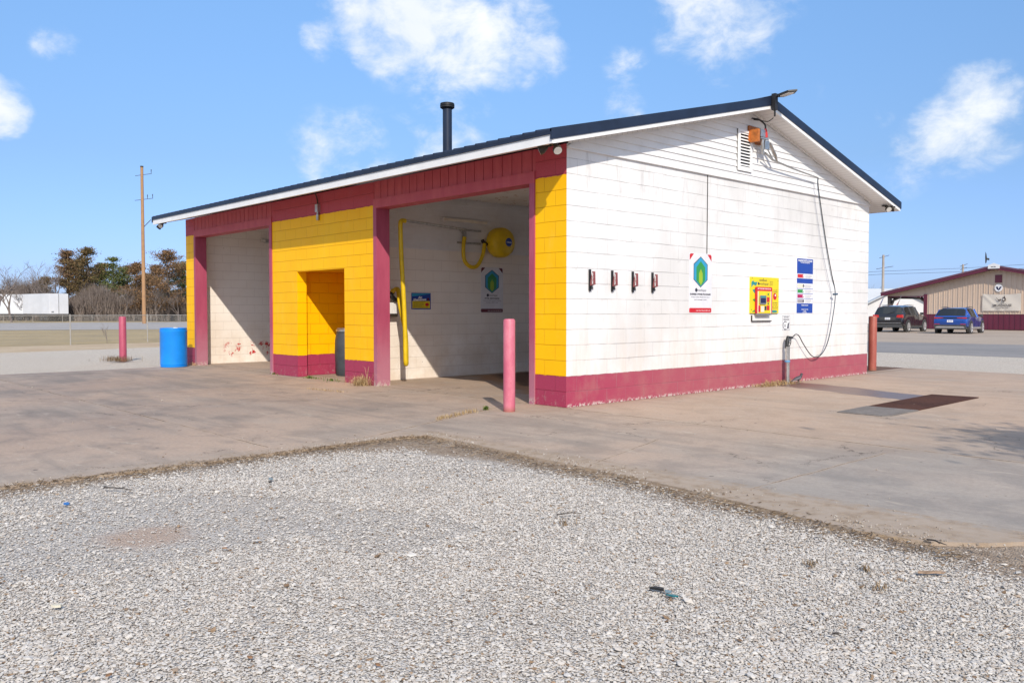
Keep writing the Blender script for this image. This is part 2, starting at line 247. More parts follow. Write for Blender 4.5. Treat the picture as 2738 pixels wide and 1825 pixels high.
def gravel_m(name, near=False):
    t = NT(name, .9, 0, .2); x, y, z = t.xyz()
    v = t.vor(95.); v2 = t.vor(31.); big = t.noise(.5, 5, .6); r = t.xyz(v.outputs['Color'])
    c = t.mix(r[0], (.50, .465, .42), (.70, .655, .60)); c = t.mix(t.math('GREATER_THAN', r[1], .93), c, (.33, .24, .17)); c = t.mix(t.rng(v.outputs['Distance'], .5, .8, 0, .75), c, (.10, .09, .08))  # shade in the gaps between stones is put into the colour
    c = t.mix(t.rng(big, .4, .75, 0, .35), c, (.47, .41, .35)); c = t.mix(t.rng(t.noise(7, 6, .75), .55, .75, 0, .5), c, (.30, .25, .20))
    if not near: c = t.mix(1., c, (1.22, 1.16, 1.07), 'MULTIPLY')
    if near:
        wob = t.math('MULTIPLY_ADD', t.noise(1.5, 6, .7), .8, -.4); wob3 = t.math('MULTIPLY_ADD', t.noise(9, 4, .7), .25, -.12)
        d = t.math('MINIMUM', t.math('SUBTRACT', x, .62), t.math('SUBTRACT', t.math('MULTIPLY', x, -.085), t.math('ADD', y, 2.7)))
        dv = t.N.new('ShaderNodeVectorMath'); dv.operation = 'DISTANCE'; t.L.new(t.co, dv.inputs[0]); dv.inputs[1].default_value = (1.25, -3.25, 0)
        d = t.math('SUBTRACT', d, t.rng(dv.outputs['Value'], 0., 1.1, .42, 0.))
        dd = t.math('ADD', t.math('ADD', d, wob), wob3); soil = t.mix(t.rng(t.noise(22, 6, .8), .35, .65), (.23, .165, .115), (.42, .335, .255))
        c = t.mix(t.rng(dd, .10, .50, .95, 0), c, soil)
        bp = t.N.new('ShaderNodeVectorMath'); bp.operation = 'DISTANCE'; t.L.new(t.co, bp.inputs[0]); bp.inputs[1].default_value = tuple(on(388, 1425)); c = t.mix(t.rng(t.math('ADD', bp.outputs['Value'], t.math('MULTIPLY', t.noise(6, 5, .7), .25)), .25, .48, .8, 0), c, (.46, .34, .26))
        # bare, dusty patches further in
        pt = t.rng(t.noise(.9, 5, .65), .60, .68, 0, .6); c = t.mix(t.math('MULTIPLY', pt, t.rng(d, 0, 1.6, 1, 0)), c, (.43, .36, .30))
    t.col(c); t.nor(t.bump(v.outputs['Distance'], .9, .012)); return t.m
M['gravel'] = gravel_m('gravel_bed', True); M['gravel_far'] = gravel_m('gravel_lot')
def ground_m(name, a, b, d, sc=.6, sc2=14, streak=(1, 1, 1)):
    t = NT(name, .95, 0, .1); c = t.mix(t.rng(t.noise(sc, 6, .65, sc=streak), .35, .68), a, b); c = t.mix(t.rng(t.noise(sc2, 6, .75), .45, .75, 0, .7), c, d); t.col(c); t.nor(t.bump(t.noise(sc2*2, 4), .4, .03)); return t.m
M['grass_far'] = ground_m('dormant_grass', (.42, .32, .18), (.33, .26, .16), (.22, .19, .10), .25, 2.2)
M['verge'] = ground_m('dry_verge', (.50, .40, .28), (.44, .33, .22), (.34, .25, .16), .4, 5)
M['asphalt'] = ground_m('old_asphalt', (.40, .375, .355), (.35, .33, .315), (.28, .26, .25), .2, 9)
M['asph_r'] = ground_m('street_asphalt', (.27, .255, .245), (.225, .215, .21), (.33, .305, .28), .3, 7)
M['dirt_lot'] = ground_m('packed_dirt', (.42, .345, .275), (.37, .30, .24), (.30, .24, .19), .2, 4)
# ------------------------------------------------------------------ mesh helpers
COL = S.collection
class MB:
    def __init__(s): s.v = []; s.f = []; s.mi = []
    def add(s, vs, fs, mi=0):
        o = len(s.v); s.v += [tuple(map(float, v)) for v in vs]; s.f += [tuple(i+o for i in f) for f in fs]; s.mi += [mi]*len(fs) if isinstance(mi, int) else list(mi); return s
    def box(s, a, b, mi=0, m=None):
        (x0, y0, z0), (x1, y1, z1) = a, b
        vs = [(x0,y0,z0),(x1,y0,z0),(x1,y1,z0),(x0,y1,z0),(x0,y0,z1),(x1,y0,z1),(x1,y1,z1),(x0,y1,z1)]
        if m is not None: vs = [tuple(m @ Vector(v)) for v in vs]
        # faces: bottom, top, -y, +x, +y, -x
        return s.add(vs, [(0,3,2,1),(4,5,6,7),(0,1,5,4),(1,2,6,5),(2,3,7,6),(3,0,4,7)], mi if isinstance(mi, int) else list(mi))
    def poly(s, pts, d, mi=0):          # planar polygon extruded by vector d
        n = len(pts); p = [Vector(q) for q in pts]; dv = Vector(d)
        return s.add([tuple(q) for q in p]+[tuple(q+dv) for q in p], [tuple(range(n))[::-1], tuple(range(n, 2*n))]+[(i, (i+1) % n, n+(i+1) % n, n+i) for i in range(n)], mi)
    def tube(s, pts, r, seg=8, mi=0, cap=True):
        P = [Vector(p) for p in pts]; n = len(P); rs = r if hasattr(r, '__len__') else [r]*n; vs = []; fs = []
        up = None
        for i, p in enumerate(P):
            t = (P[min(i+1, n-1)]-P[max(i-1, 0)]).normalized()
            if up is None: up = t.orthogonal().normalized()
            up = (up - t*up.dot(t)); up = up.normalized() if up.length > 1e-6 else t.orthogonal().normalized()
            w = t.cross(up)
            for k in range(seg):
                a = 2*math.pi*k/seg; vs.append(p+(up*math.cos(a)+w*math.sin(a))*rs[i])
        for i in range(n-1):
            for k in range(seg): fs.append((i*seg+k, i*seg+(k+1) % seg, (i+1)*seg+(k+1) % seg, (i+1)*seg+k))
        if cap: fs += [tuple(range(seg))[::-1], tuple((n-1)*seg+k for k in range(seg))]
        return s.add(vs, fs, mi)
    def lathe(s, prof, seg=24, mi=0, m=None):
        vs = []; fs = []; n = len(prof)
        for r, z in prof:
            for k in range(seg):
                a = 2*math.pi*k/seg; v = Vector((r*math.cos(a), r*math.sin(a), z)); vs.append(m @ v if m is not None else v)
        for i in range(n-1):
            for k in range(seg): fs.append((i*seg+k, i*seg+(k+1) % seg, (i+1)*seg+(k+1) % seg, (i+1)*seg+k))
        fs += [tuple(range(seg))[::-1], tuple((n-1)*seg+k for k in range(seg))]
        return s.add(vs, fs, mi)
    def build(s, name, mats, parent=None, smooth=False, label=None, org=None):
        me = bpy.data.meshes.new(name); v = s.v
        if org is not None: v = [(a-org[0], b-org[1], c-org[2]) for a, b, c in v]
        me.from_pydata(v, [], s.f)
        for m in (mats if isinstance(mats, (list, tuple)) else [mats]): me.materials.append(M[m] if isinstance(m, str) else m)
        me.polygons.foreach_set('material_index', s.mi)
        if smooth:
            me.polygons.foreach_set('use_smooth', [True]*len(s.f))
            try: me.set_sharp_from_angle(angle=math.radians(40))
            except Exception: pass
        me.update(); o = bpy.data.objects.new(name, me); COL.objects.link(o)
        if org is not None: o.location = org
        if parent is not None: o.parent = parent
        if label: o['label'] = label
        return o
def tag(o, label=None, cat=None, group=None, kind=None):
    if label: o['label'] = label
    if cat: o['category'] = cat
    if group: o['group'] = group
    if kind: o['kind'] = kind
    return o
def empty(name, loc, label=None, cat=None, group=None, rz=0):
    o = bpy.data.objects.new(name, None); COL.objects.link(o); o.location = loc; o.rotation_euler = (0, 0, rz); o.empty_display_size = .1
    return tag(o, label, cat, group)
def copy_tree(o, parent=None):
    c = o.copy(); COL.objects.link(c)
    if parent is not None: c.parent = parent
    for ch in list(o.children): copy_tree(ch, c)
    return c
def bez(pts, n=8):                      # smooth curve through points
    P = [Vector(p) for p in pts]; out = []
    for i in range(len(P)-1):
        p0 = P[max(i-1, 0)]; p1 = P[i]; p2 = P[i+1]; p3 = P[min(i+2, len(P)-1)]
        for k in range(n):
            t = k/n; out.append(.5*((2*p1)+(p2-p0)*t+(2*p0-5*p1+4*p2-p3)*t*t+(3*p1-p0-3*p2+p3)*t**3))
    return out+[P[-1]]
_tc = {}
def text2d(s, bold=0., shear=0., space=1.):
    k = (s, bold, shear, space)
    if k in _tc: return _tc[k]
    c = bpy.data.curves.new('t', 'FONT'); c.body = s; c.size = 1; c.offset = bold; c.shear = shear; c.space_character = space; c.resolution_u = 3; c.align_x = 'CENTER'; c.align_y = 'CENTER'
    o = bpy.data.objects.new('t', c); COL.objects.link(o); bpy.context.view_layer.update()
    me = bpy.data.meshes.new_from_object(o.evaluated_get(bpy.context.evaluated_depsgraph_get()))
    vs = np.array([v.co[:2] for v in me.vertices]); fs = [tuple(p.vertices) for p in me.polygons]
    bpy.data.objects.remove(o); bpy.data.meshes.remove(me)
    mn, mx = vs.min(0), vs.max(0); vs = vs-(mn+mx)/2; _tc[k] = (vs, fs, mx-mn); return _tc[k]
class Plate:                            # things drawn on a vertical face: origin O, right U, normal Nn; v is up
    def __init__(s, O, U, Nn): s.O = Vector(O); s.U = Vector(U).normalized(); s.V = Vector((0, 0, 1)); s.Nn = Vector(Nn).normalized()
    def p(s, u, v, d=0.): return s.O+s.U*u+s.V*v+s.Nn*d
    def poly(s, mb, pts, d0, d1, mi=0):
        q = [s.p(u, v, d1) for u, v in pts]; mb.poly(q, s.Nn*(d0-d1), mi); return mb
    def rect(s, mb, u0, v0, u1, v1, d0, d1, mi=0): return s.poly(mb, [(u0,v0),(u1,v0),(u1,v1),(u0,v1)], d0, d1, mi)
    def disc(s, mb, u, v, r, d0, d1, mi=0, ry=None, n=24): return s.poly(mb, [(u+r*math.cos(2*math.pi*k/n), v+(ry or r)*math.sin(2*math.pi*k/n)) for k in range(n)], d0, d1, mi)
    def text(s, mb, txt, u, v, w, h, d, mi=0, bold=0., shear=0., rot=0):
        vs, fs, sz = text2d(txt, bold, shear); sx = w/sz[0]; sy = h/sz[1]; ca, sa = math.cos(rot), math.sin(rot)
        mb.add([s.p(u+a*sx*ca-b*sy*sa, v+a*sx*sa+b*sy*ca, d) for a, b in vs], fs, mi); return mb
exec_parts = []
# ------------------------------------------------------------------ ground, roads, lots
def sheet(name, pts, z, mat, kind='structure', thick=None):
    mb = MB(); n = len(pts)
    if thick: mb.poly([(p[0], p[1], z-thick) for p in pts], (0, 0, thick))
    else: mb.add([(p[0], p[1], z) for p in pts], [tuple(range(n))])
    return tag(mb.build(name, mat), kind=kind)
sheet('ground', [(-2500,-2500),(2500,-2500),(2500,2500),(-2500,2500)], -.060, 'grass_far')
sheet('gravel_lot', [(-23.8+.0,-60),(-11.0,-60),(-11.0,10.9),(40,10.9),(40,18.6),(-24.2,18.6),(-23.6,4.4),(-22.33,-1.86)], -.030, 'gravel_far')
sheet('gravel', [(.3,-60),(60,-60),(60,10.9),(6.0,10.9),(6.0,-2.3),(.3,-2.3)], -.022, 'gravel')
slab = [(-11.3,-60),(.62,-60),(.66,-4.9),(.60,-3.2),(.72,-2.82),(1.2,-2.80),(2.2,-2.9),(3.5,-2.97),(4.4,-3.10),(4.88,-3.19),(5.4,-3.27),(5.75,-3.2),(5.98,-3.0),(6.3,-2.55),(7.2,-1.4),(9.5,2.0),(10.5,11.0),(2.2,11.05),(-1.0,11.3),(-12.5,11.3),(-12.6,.05),(-12.0,-.2),(-11.7,-2.1)]
sheet('concrete_apron', slab, 0., 'conc', thick=.12)
sheet('street', [(-60,19.2),(-4.02,18.55),(.15,18.38),(60,16.),(60,27.),(-2.7,28.5),(-8,27.7),(-60,27.)], -.026, 'asph_r')
sheet('dirt_lot', [(-70,28.0),(-8,27.7),(-2.7,28.4),(60,27.),(60,110),(-70,110)], -.034, 'dirt_lot')
sheet('dry_verge', [(-24.2,60),(-23.6,4.4),(-22.33,-1.86),(-21.,-60),(-27.,-60),(-27.75,-.75),(-28.2,6.2),(-29.5,18),(-32,60)], -.034, 'verge')
rn0, rn1 = on(0, 400+1160/2.412), on(498, 400+1152/2.412); rf0, rf1 = on(0, 400+1115/2.412), on(498, 400+1108/2.412)
def ext(a, b, k): return (a+(b-a)*k)[:2]
sheet('highway', [ext(rn0, rn1, -6), ext(rn0, rn1, 3), ext(rf0, rf1, 3), ext(rf0, rf1, -5)], -.045, 'asphalt')
# ------------------------------------------------------------------ car wash building
WD, DP, EV = 12.4, 8.87, 3.39
def zs(y): y = min(y, DP-y); return 3.30+.245*(y+.627)
def zt(y): y = min(y, DP-y); return 3.465+.245*(y+.65)
bld = empty('car_wash', (-WD/2, DP/2, 0), 'self service car wash of white, yellow and maroon block with two open bays', 'car wash')
def bpart(mb, name, mats, **k):
    o = mb.build(name, mats, None, org=(-WD/2, DP/2, 0) if False else None, **k); o.parent = bld; o.matrix_parent_inverse = Matrix.Translation((WD/2, -DP/2, 0)); return o
def sub(o, parent): o.parent = parent; o.matrix_parent_inverse = parent.matrix_world.inverted() if False else Matrix.Identity(4); return o
mb = MB(); F_ = [0, 0, 0, 1, 0, 0]; T = .2; H = 3.43
mb.box((-.576, 0, 0), (0, T, H), F_); mb.box((-4.444, 0, 0), (-4.444+.0001-.0001, T, H)) if False else None
bpart(mb, 'front_wall', ['front', 'side'])
mb = MB(); mb.box((-5.39, 0, 0), (-4.444, T, H)); mb.box((-8.07, 0, 0), (-7.077, T, H)); mb.box((-7.077, 0, 2.02), (-5.39, T, H)); bpart(mb, 'front_wall', ['front', 'side'])
mb = MB(); mb.box((-12.4, 0, 0), (-11.9, T, H)); bpart(mb, 'front_wall', ['front', 'side'])
mb = MB(); mb.box((-T, T, 0), (0, DP, EV), [0, 0, 0, 0, 0, 1]); bpart(mb, 'side_wall', ['side', 'inner'])
mb = MB(); mb.box((-12.4, T, 0), (-12.2, DP, EV), [0]*6); bpart(mb, 'end_wall', ['inner'])
mb = MB()
for a, b in ((-12.2, -11.9), (-8.07, -4.444), (-.576, -.2)): mb.box((a, DP-.2, 0), (b, DP, 3.43))
mb.box((-11.9, DP-.2, 3.0), (-8.07, DP, 3.43)); mb.box((-4.444, DP-.2, 3.0), (-.576, DP, 3.43)); bpart(mb, 'rear_wall', ['inner'])
mb = MB(); mb.box((-5.39, T, 0), (-5.2, 8.67, 2.44), [0, 0, 0, 0, 0, 1]); mb.box((-7.5, T, 0), (-7.3, 8.67, EV), [0, 0, 0, 1, 0, 0])
mb.box((-7.3, 1.6, 0), (-5.39, 1.8, 2.03), 1); bpart(mb, 'room_wall', ['inner', 'front'])
mb = MB(); mb.box((-7.3, T, 2.03), (-5.39, 1.8, 2.2)); bpart(mb, 'recess_ceiling', ['front'])
# lap siding: near-bay wall top and gable
def lap_rows(mb, z0, z1, y0f, y1f, x0, x1, step):
    z = z0
    while z < z1-1e-4:
        zt_ = min(z+step, z1); ya, yb = y0f(z), y1f(z); yc, yd = y0f(zt_), y1f(zt_)
        if yb-ya > .02: mb.add([(x1, ya, z), (x1, yb, z), (x1-.017, yd, zt_), (x1-.017, yc, zt_), (x0, ya, z), (x0, yb, z), (x0, yd, zt_), (x0, yc, zt_)], [(0,1,2,3),(4,7,6,5),(0,4,5,1),(1,5,6,2),(3,2,6,7),(0,3,7,4)])
        z += step
mb = MB(); lap_rows(mb, 2.44, 3.46, lambda z: T, lambda z: 8.67, -5.39, -5.185, .127)
mb.box((-5.184, T, 2.425), (-5.17, 8.67, 2.452)); bpart(mb, 'bay_siding', ['lap'])
gz = lambda z: max(0., (z-3.300)/.245-.627)
mb = MB(); lap_rows(mb, 3.395, 4.53, gz, lambda z: DP-gz(z), -.2, .022, .1016); g_ = bpart(mb, 'gable_siding', ['lap'])
mb = MB(); mb.box((.0, .0, 3.372), (.036, DP, 3.394)); bpart(mb, 'siding_sill', ['vinyl'])
# header panels of grooved board over both bays, lumber frames round the openings
for nm, a, b in (('near', -4.444, -.576), ('far', -11.9, -8.07)):
    mb = MB(); mb.box((a, .03, 3.0), (b, .19, 3.43)); x = a
    while x < b-.01:
        mb.box((x+.006, .004, 3.14), (min(x+.2-.006, b), .03, 3.435)); x += .2
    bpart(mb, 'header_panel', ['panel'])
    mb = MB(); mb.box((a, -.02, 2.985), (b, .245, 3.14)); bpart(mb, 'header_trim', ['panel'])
    ja = (a, a+.097) if nm == 'near' else (a-.007, a+.093)
    mb = MB(); mb.box((ja[0], -.02, 0), (ja[1], .245, 2.985)); bpart(mb, 'door_jamb', ['trim'])
    mb = MB(); mb.box((b-.1, -.02, 0), (b, .245, 2.985)); bpart(mb, 'door_jamb', ['trim'])
# corrugated ceilings
for a, b in ((-5.17, -.2), (-12.2, -7.5)):
    mb = MB(); n = int((8.6-T)/.076)
    for i in range(n):
        y = T+i*.076; mb.add([(a,y,3.452),(b,y,3.452),(b,y+.03,3.436),(a,y+.03,3.436),(a,y+.046,3.436),(b,y+.046,3.436),(b,y+.076,3.452),(a,y+.076,3.452)], [(0,1,2,3),(3,2,5,4),(4,5,6,7)])
    bpart(mb, 'ceiling', ['ceil'])
# roof
X0, X1 = -12.77, .355
mb = MB(); pf = [(-.65, zt(-.65)), (DP/2, zt(DP/2)), (DP+.65, zt(DP+.65))]; th = .03
vs = [(x, y, z) for x in (X0, X1) for y, z in pf]+[(x, y, z-th) for x in (X0, X1) for y, z in pf]
mb.add(vs, [(0,3,4,1),(1,4,5,2),(6,7,10,9),(7,8,11,10),(0,6,9,3),(2,5,11,8),(0,1,7,6),(1,2,8,7),(3,9,10,4),(4,10,11,5)])
x = X0+.06
while x < X1-.05:
    for sgn in (0, 1):
        ya, yb = (-.652, DP/2-.06) if sgn == 0 else (DP/2+.06, DP+.652)
        mb.add([(x-.022, ya, zt(ya)-.001), (x-.010, ya, zt(ya)+.024), (x+.010, ya, zt(ya)+.024), (x+.022, ya, zt(ya)-.001), (x-.022, yb, zt(yb)-.001), (x-.010, yb, zt(yb)+.024), (x+.010, yb, zt(yb)+.024), (x+.022, yb, zt(yb)-.001)], [(0,1,2,3),(0,4,5,1),(1,5,6,2),(2,6,7,3),(4,7,6,5)])
    x += .2286
zr = zt(DP/2); mb.add([(X0, DP/2-.14, zr-.012), (X0, DP/2, zr+.035), (X0, DP/2+.14, zr-.012), (X1+.01, DP/2-.14, zr-.012), (X1+.01, DP/2, zr+.035), (X1+.01, DP/2+.14, zr-.012)], [(0,3,4,1),(1,4,5,2),(0,1,2),(3,5,4)])
roof = bpart(mb, 'roof', ['navy'])
mb = MB()
for s0, s1 in ((-.65, DP/2), (DP/2, DP+.65)):
    for xa, xb in ((X1-.02, X1+.016), (X0-.016, X0+.02)):
        mb.poly([(xa, s0, zs(s0)+.045), (xa, s1, zs(s1)+.045), (xa, s1, zt(s1)+.012), (xa, s0, zt(s0)+.012)], (xb-xa, 0, 0)); rk = mb.build('rake_trim', ['navy']); rk.parent = roof; mb = MB()
mb = MB(); mb.box((X0, -.648, 3.405), (X1-.021, -.62, 3.436)); o = mb.build('drip_edge', ['navy']); o.parent = roof
mb = MB(); mb.box((X0, DP+.62, 3.405), (X1-.021, DP+.648, 3.436)); o = mb.build('drip_edge', ['navy']); o.parent = roof
mb = MB()
mb.box((X0+.02, -.632, 3.297), (X1, -.612, 3.405)); mb.box((X0+.02, DP+.612, 3.297), (X1, DP+.632, 3.405))
for s0, s1 in ((-.611, DP/2), (DP/2, DP+.611)):
    for xa, xb in ((X1-.03, X1+.004), (X0-.004, X0+.03)): mb.poly([(xa, s0, zs(s0)-.008), (xa, s1, zs(s1)-.008), (xa, s1, zs(s1)+.05), (xa, s0, zs(s0)+.05)], (xb-xa, 0, 0))
o = mb.build('fascia', ['white']); o.parent = roof
mb = MB()
for s0, s1 in ((-.611, DP/2), (DP/2, DP+.611)):
    for xa, xb in ((.023, X1-.031), (X0+.031, -12.401)): mb.poly([(xa, s0, zs(s0)), (xa, s1, zs(s1)), (xa, s1, zs(s1)+.012), (xa, s0, zs(s0)+.012)], (xb-xa, 0, 0))
for s0, s1 in ((-.611, -.001), (DP+.001, DP+.611)): mb.poly([(-12.4, s0, zs(s0)), (-12.4, s1, zs(s1)), (-12.4, s1, zs(s1)+.012), (-12.4, s0, zs(s0)+.012)], (12.422, 0, 0))
mb.poly([(.0225, 0, zs(0)-.03), (.0225, DP/2, zs(DP/2)-.03), (.0225, DP/2, zs(DP/2)-.001), (.0225, 0, zs(0)-.001)], (.03, 0, 0)); mb.poly([(.0225, DP, zs(0)-.03), (.0225, DP/2, zs(DP/2)-.03), (.0225, DP/2, zs(DP/2)-.001), (.0225, DP, zs(0)-.001)], (.03, 0, 0))
o = mb.build('soffit', ['soffit']); o.parent = roof
# flue
fx, fy = -5.97, 2.8
mb = MB(); zb_ = zt(fy)-.1; m_ = Matrix.Translation((fx, fy, 0))
mb.lathe([(.097, zb_), (.095, zb_+.1), (.095, 5.36), (.09, 5.36)], 24, 0, m_); fl = mb.build('chimney', ['navy'], smooth=True); fl.parent = roof
mb = MB(); mb.lathe([(.06, 5.34), (.10, 5.36), (.146, 5.39), (.148, 5.41), (.135, 5.412), (.135, 5.425), (.148, 5.427), (.148, 5.445), (.135, 5.447), (.135, 5.458), (.146, 5.46), (.14, 5.478), (.06, 5.50), (.001, 5.502)], 24, 0, m_); fc = mb.build('chimney_cap', ['black'], smooth=True)
for o in roof.children: o.matrix_parent_inverse = Matrix.Translation((0, 0, 0)); 
fc.parent = fl
for o in (fl, fc): pass
# gable vent
pl = Plate((.024, 0, 0), (0, 1, 0), (1, 0, 0))
mb = MB(); y0, y1, z0, z1 = 3.98, 4.40, 3.54, 4.20
pl.rect(mb, y0, z0, y1, z1, -.01, .004, 1); pl.rect(mb, y0, z0, y0+.06, z1, .004, .022); pl.rect(mb, y1-.06, z0, y1, z1, .004, .022); pl.rect(mb, y0+.06, z0, y1-.06, z0+.07, .004, .022); pl.rect(mb, y0+.06, z1-.04, y1-.06, z1, .004, .022)
k = z0+.085
while k < z1-.06: mb.add([pl.p(y0+.06, k, .02), pl.p(y1-.06, k, .02), pl.p(y1-.06, k+.026, .006), pl.p(y0+.06, k+.026, .006)], [(0,1,2,3)]); k += .0505
bpart(mb, 'gable_vent', ['white', 'black'])
# ------------------------------------------------------------------ hanging and standing things
def bollard(cx, cy, h, r, label, mat='bollard'):
    e = MB(); e.lathe([(r, -.02), (r, h-.025), (r*.93, h-.008), (r*.7, h), (.001, h+.002)], 28); o = e.build('bollard', [mat], smooth=True, org=None); o.location = (cx, cy, 0)
    return tag(o, label, 'bollard', 'steel bollards round the car wash')
def boll_mat(nm, a, b, c):
    t = NT(nm, .5); z = t.xyz()[2]; n = t.noise(5, 6, .7, sc=(1, 1, .5)); k = t.mix(t.rng(n, .35, .7), a, b); k = t.mix(t.rng(t.noise(16, 5, .8), .6, .7, 0, .6), k, c); k = t.mix(t.rng(z, .0, .09, .8, 0), k, (.30, .10, .06)); t.col(k); return t.m
M['b1'] = boll_mat('pink_bollard', (.52, .11, .17), (.62, .20, .25), (.40, .06, .10)); M['b2'] = boll_mat('maroon_bollard', (.38, .06, .11), (.44, .085, .14), (.25, .03, .05)); M['b3'] = boll_mat('rusty_bollard', (.30, .065, .045), (.40, .11, .075), (.20, .09, .06))
bollard(-.21, -.82, 1.165, .075, 'faded pink bollard in front of the near bay', 'b1')
bollard(-14.93, -.64, 1.13, .088, 'maroon bollard in dry weeds on the gravel left of the blue drum', 'b2')
bollard(-.36, 9.93, 1.16, .085, 'rust red bollard behind the far end of the white side wall', 'b3')
# blue drum
M['bluep'] = flat('blue_plastic', (.004, .24, .78), .42, var=.10, scale=2); M['greyp'] = flat('grey_plastic', (.048, .054, .062), .5, var=.2, scale=5)
e = empty('drum', (-11.68, -.60, 0), 'bright blue plastic drum standing on the slab edge left of the far bay', 'drum')
mb = MB(); mb.lathe([(.27, 0), (.285, .01), (.288, .035), (.276, .045), (.288, .055), (.29, .08), (.29, .78), (.296, .80), (.296, .83), (.283, .84), (.283, .855), (.29, .862), (.288, .885), (.268, .887), (.262, .870), (.001, .872)], 40); mb.build('drum_body', ['bluep'], e, True)
for a in (.0, 2.6):
    mb = MB(); mb.lathe([(.032, .872), (.032, .895), (.001, .896)], 14, 0, Matrix.Translation((.17*math.cos(a), .17*math.sin(a), 0))); mb.build('bung', ['white'], e, True)
e = empty('trash_barrel', (-6.74, .90, 0), 'dark grey plastic barrel with silver lid ring inside the yellow recess', 'barrel')
mb = MB(); mb.lathe([(.205, 0), (.22, .02), (.238, .2), (.252, .45), (.243, .7), (.228, .80), (.214, .84), (.22, .86), (.21, .88)], 36); mb.build('barrel_body', ['greyp'], e, True)
mb = MB(); mb.lathe([(.212, .865), (.224, .87), (.224, .905), (.214, .91), (.195, .935), (.001, .94)], 36); mb.build('lid', ['galv'], e, True)
# flood lights
def heads(name, org, dirs, label, cy=True):
    e = empty(name, org, label, 'flood light', 'twin flood lights under the eaves')
    mb = MB(); mb.lathe([(.055, .0), (.055, -.018), (.03, -.025), (.001, -.026)], 18); mb.build('base', ['darkm'], e, True)
    for d in dirs:
        d = Vector(d).normalized(); b = Vector((d.x*.03, d.y*.03, -.03)); a = b+Vector((d.x, d.y, 0)).normalized()*.05+Vector((0, 0, -.015)); c = a+d*.11; mb = MB()
        mb.tube([b, a], .012, 8); mb.tube([a, a+d*.03, a+d*.06, c], [.025, .035, .055, .058], 16); h = mb.build('lamp_head', ['darkm'], e, True)
        mb = MB(); mb.tube([c-d*.005, c+d*.004], .052, 16); l = mb.build('lens', ['glass_lamp'], h, True)
    return e
heads('flood_light', (.17, -.42, zs(-.42)), [(.75, -.35, -.8), (-.8, -.6, -.45)], 'bronze twin flood light under the near eave corner')
heads('flood_light', (-12.62, -.42, zs(-.42)), [(-.5, -.5, -.8), (.6, -.7, -.5)], 'bronze twin flood light under the far left eave end')
heads('flood_light', (.2, 9.12, zs(9.12)), [(.9, .5, -.35), (.75, -.6, -.6)], 'bronze twin flood light under the rear eave corner')
e = empty('area_light', (.40, DP/2, 4.60), 'flat black area light sticking out over the roof peak', 'area light')
mb = MB(); mb.box((-.02, -.04, -.10), (.05, .04, .16)); mb.tube([(.02, 0, -.10), (.02, 0, -.20)], .015, 8); mb.build('bracket', ['black'], e)
mb = MB(); mb.poly([(.05, .02, .10), (.12, .10, .105), (.30, .11, .13), (.40, .02, .145), (.30, -.09, .13), (.12, -.08, .105)], (-.004, 0, .022)); h = mb.build('lamp_housing', ['black'], e)
mb = MB(); mb.poly([(.11, .01, .101), (.14, .07, .104), (.29, .08, .124), (.35, .02, .132), (.29, -.06, .124), (.14, -.05, .104)], (-.001, 0, -.004)); mb.build('lens', ['glass_lamp'], h)
e2 = MB(); e2.tube(bez([(.40, 4.43, 4.38), (.32, 4.40, 4.33), (.20, 4.38, 4.36), (.06, 4.40, 4.40)]), .007, 6); tag(e2.build('cable', ['black'], smooth=True), 'thin black cable looping from roof light down to the gable', 'cable')
# strip light in the near bay, small light in the far bay
def strip(name, a, b, label):
    mb = MB(); mb.box(a, b); h = mb.build(name, ['vinyl']); tag(h, label, 'strip light'); mb = MB(); mb.box((b[0], a[1]+.03, a[2]+.012), (b[0]+.02, b[1]-.03, b[2]-.012)); l = mb.build('diffuser', [flat('cream_diffuser', (.72, .66, .55), .4)]); l.parent = h
strip('strip_light', (-5.183, 1.99, 2.975), (-5.10, 3.13, 3.05), 'long cream strip light on the siding above the yellow hose boom')
e = empty('wall_light', (-12.12, 1.95, 3.03), 'small grey caged light high on the far bay wall', 'wall light'); mb = MB(); mb.box((-.08, -.07, -.05), (.02, .09, .04)); mb.build('housing', ['galv'], e); mb = MB(); mb.tube([(-.01, -.17, .0), (-.01, -.07, .0)], .045, 14); mb.build('lens', ['glass_lamp'], e, True)
# photocell & conduit on the header
e = empty('junction_box', (-6.24, -.03, 3.1), 'grey weatherproof box with conduit on the maroon header between bays', 'junction box')
mb = MB(); mb.box((-.045, -.03, -.02), (.045, .03, .12)); mb.build('box', ['galv'], e); mb = MB(); mb.tube([(0, 0, .12), (0, 0, .18), (-.03, .0, .26), (-.04, -.03, .33)], .012, 8); mb.build('conduit', ['darkm'], e, True); mb = MB(); mb.lathe([(.02, -.17), (.028, -.15), (.028, -.06), (.018, -.05), (.018, -.02)], 12); mb.build('sensor', ['galv'], e, True)
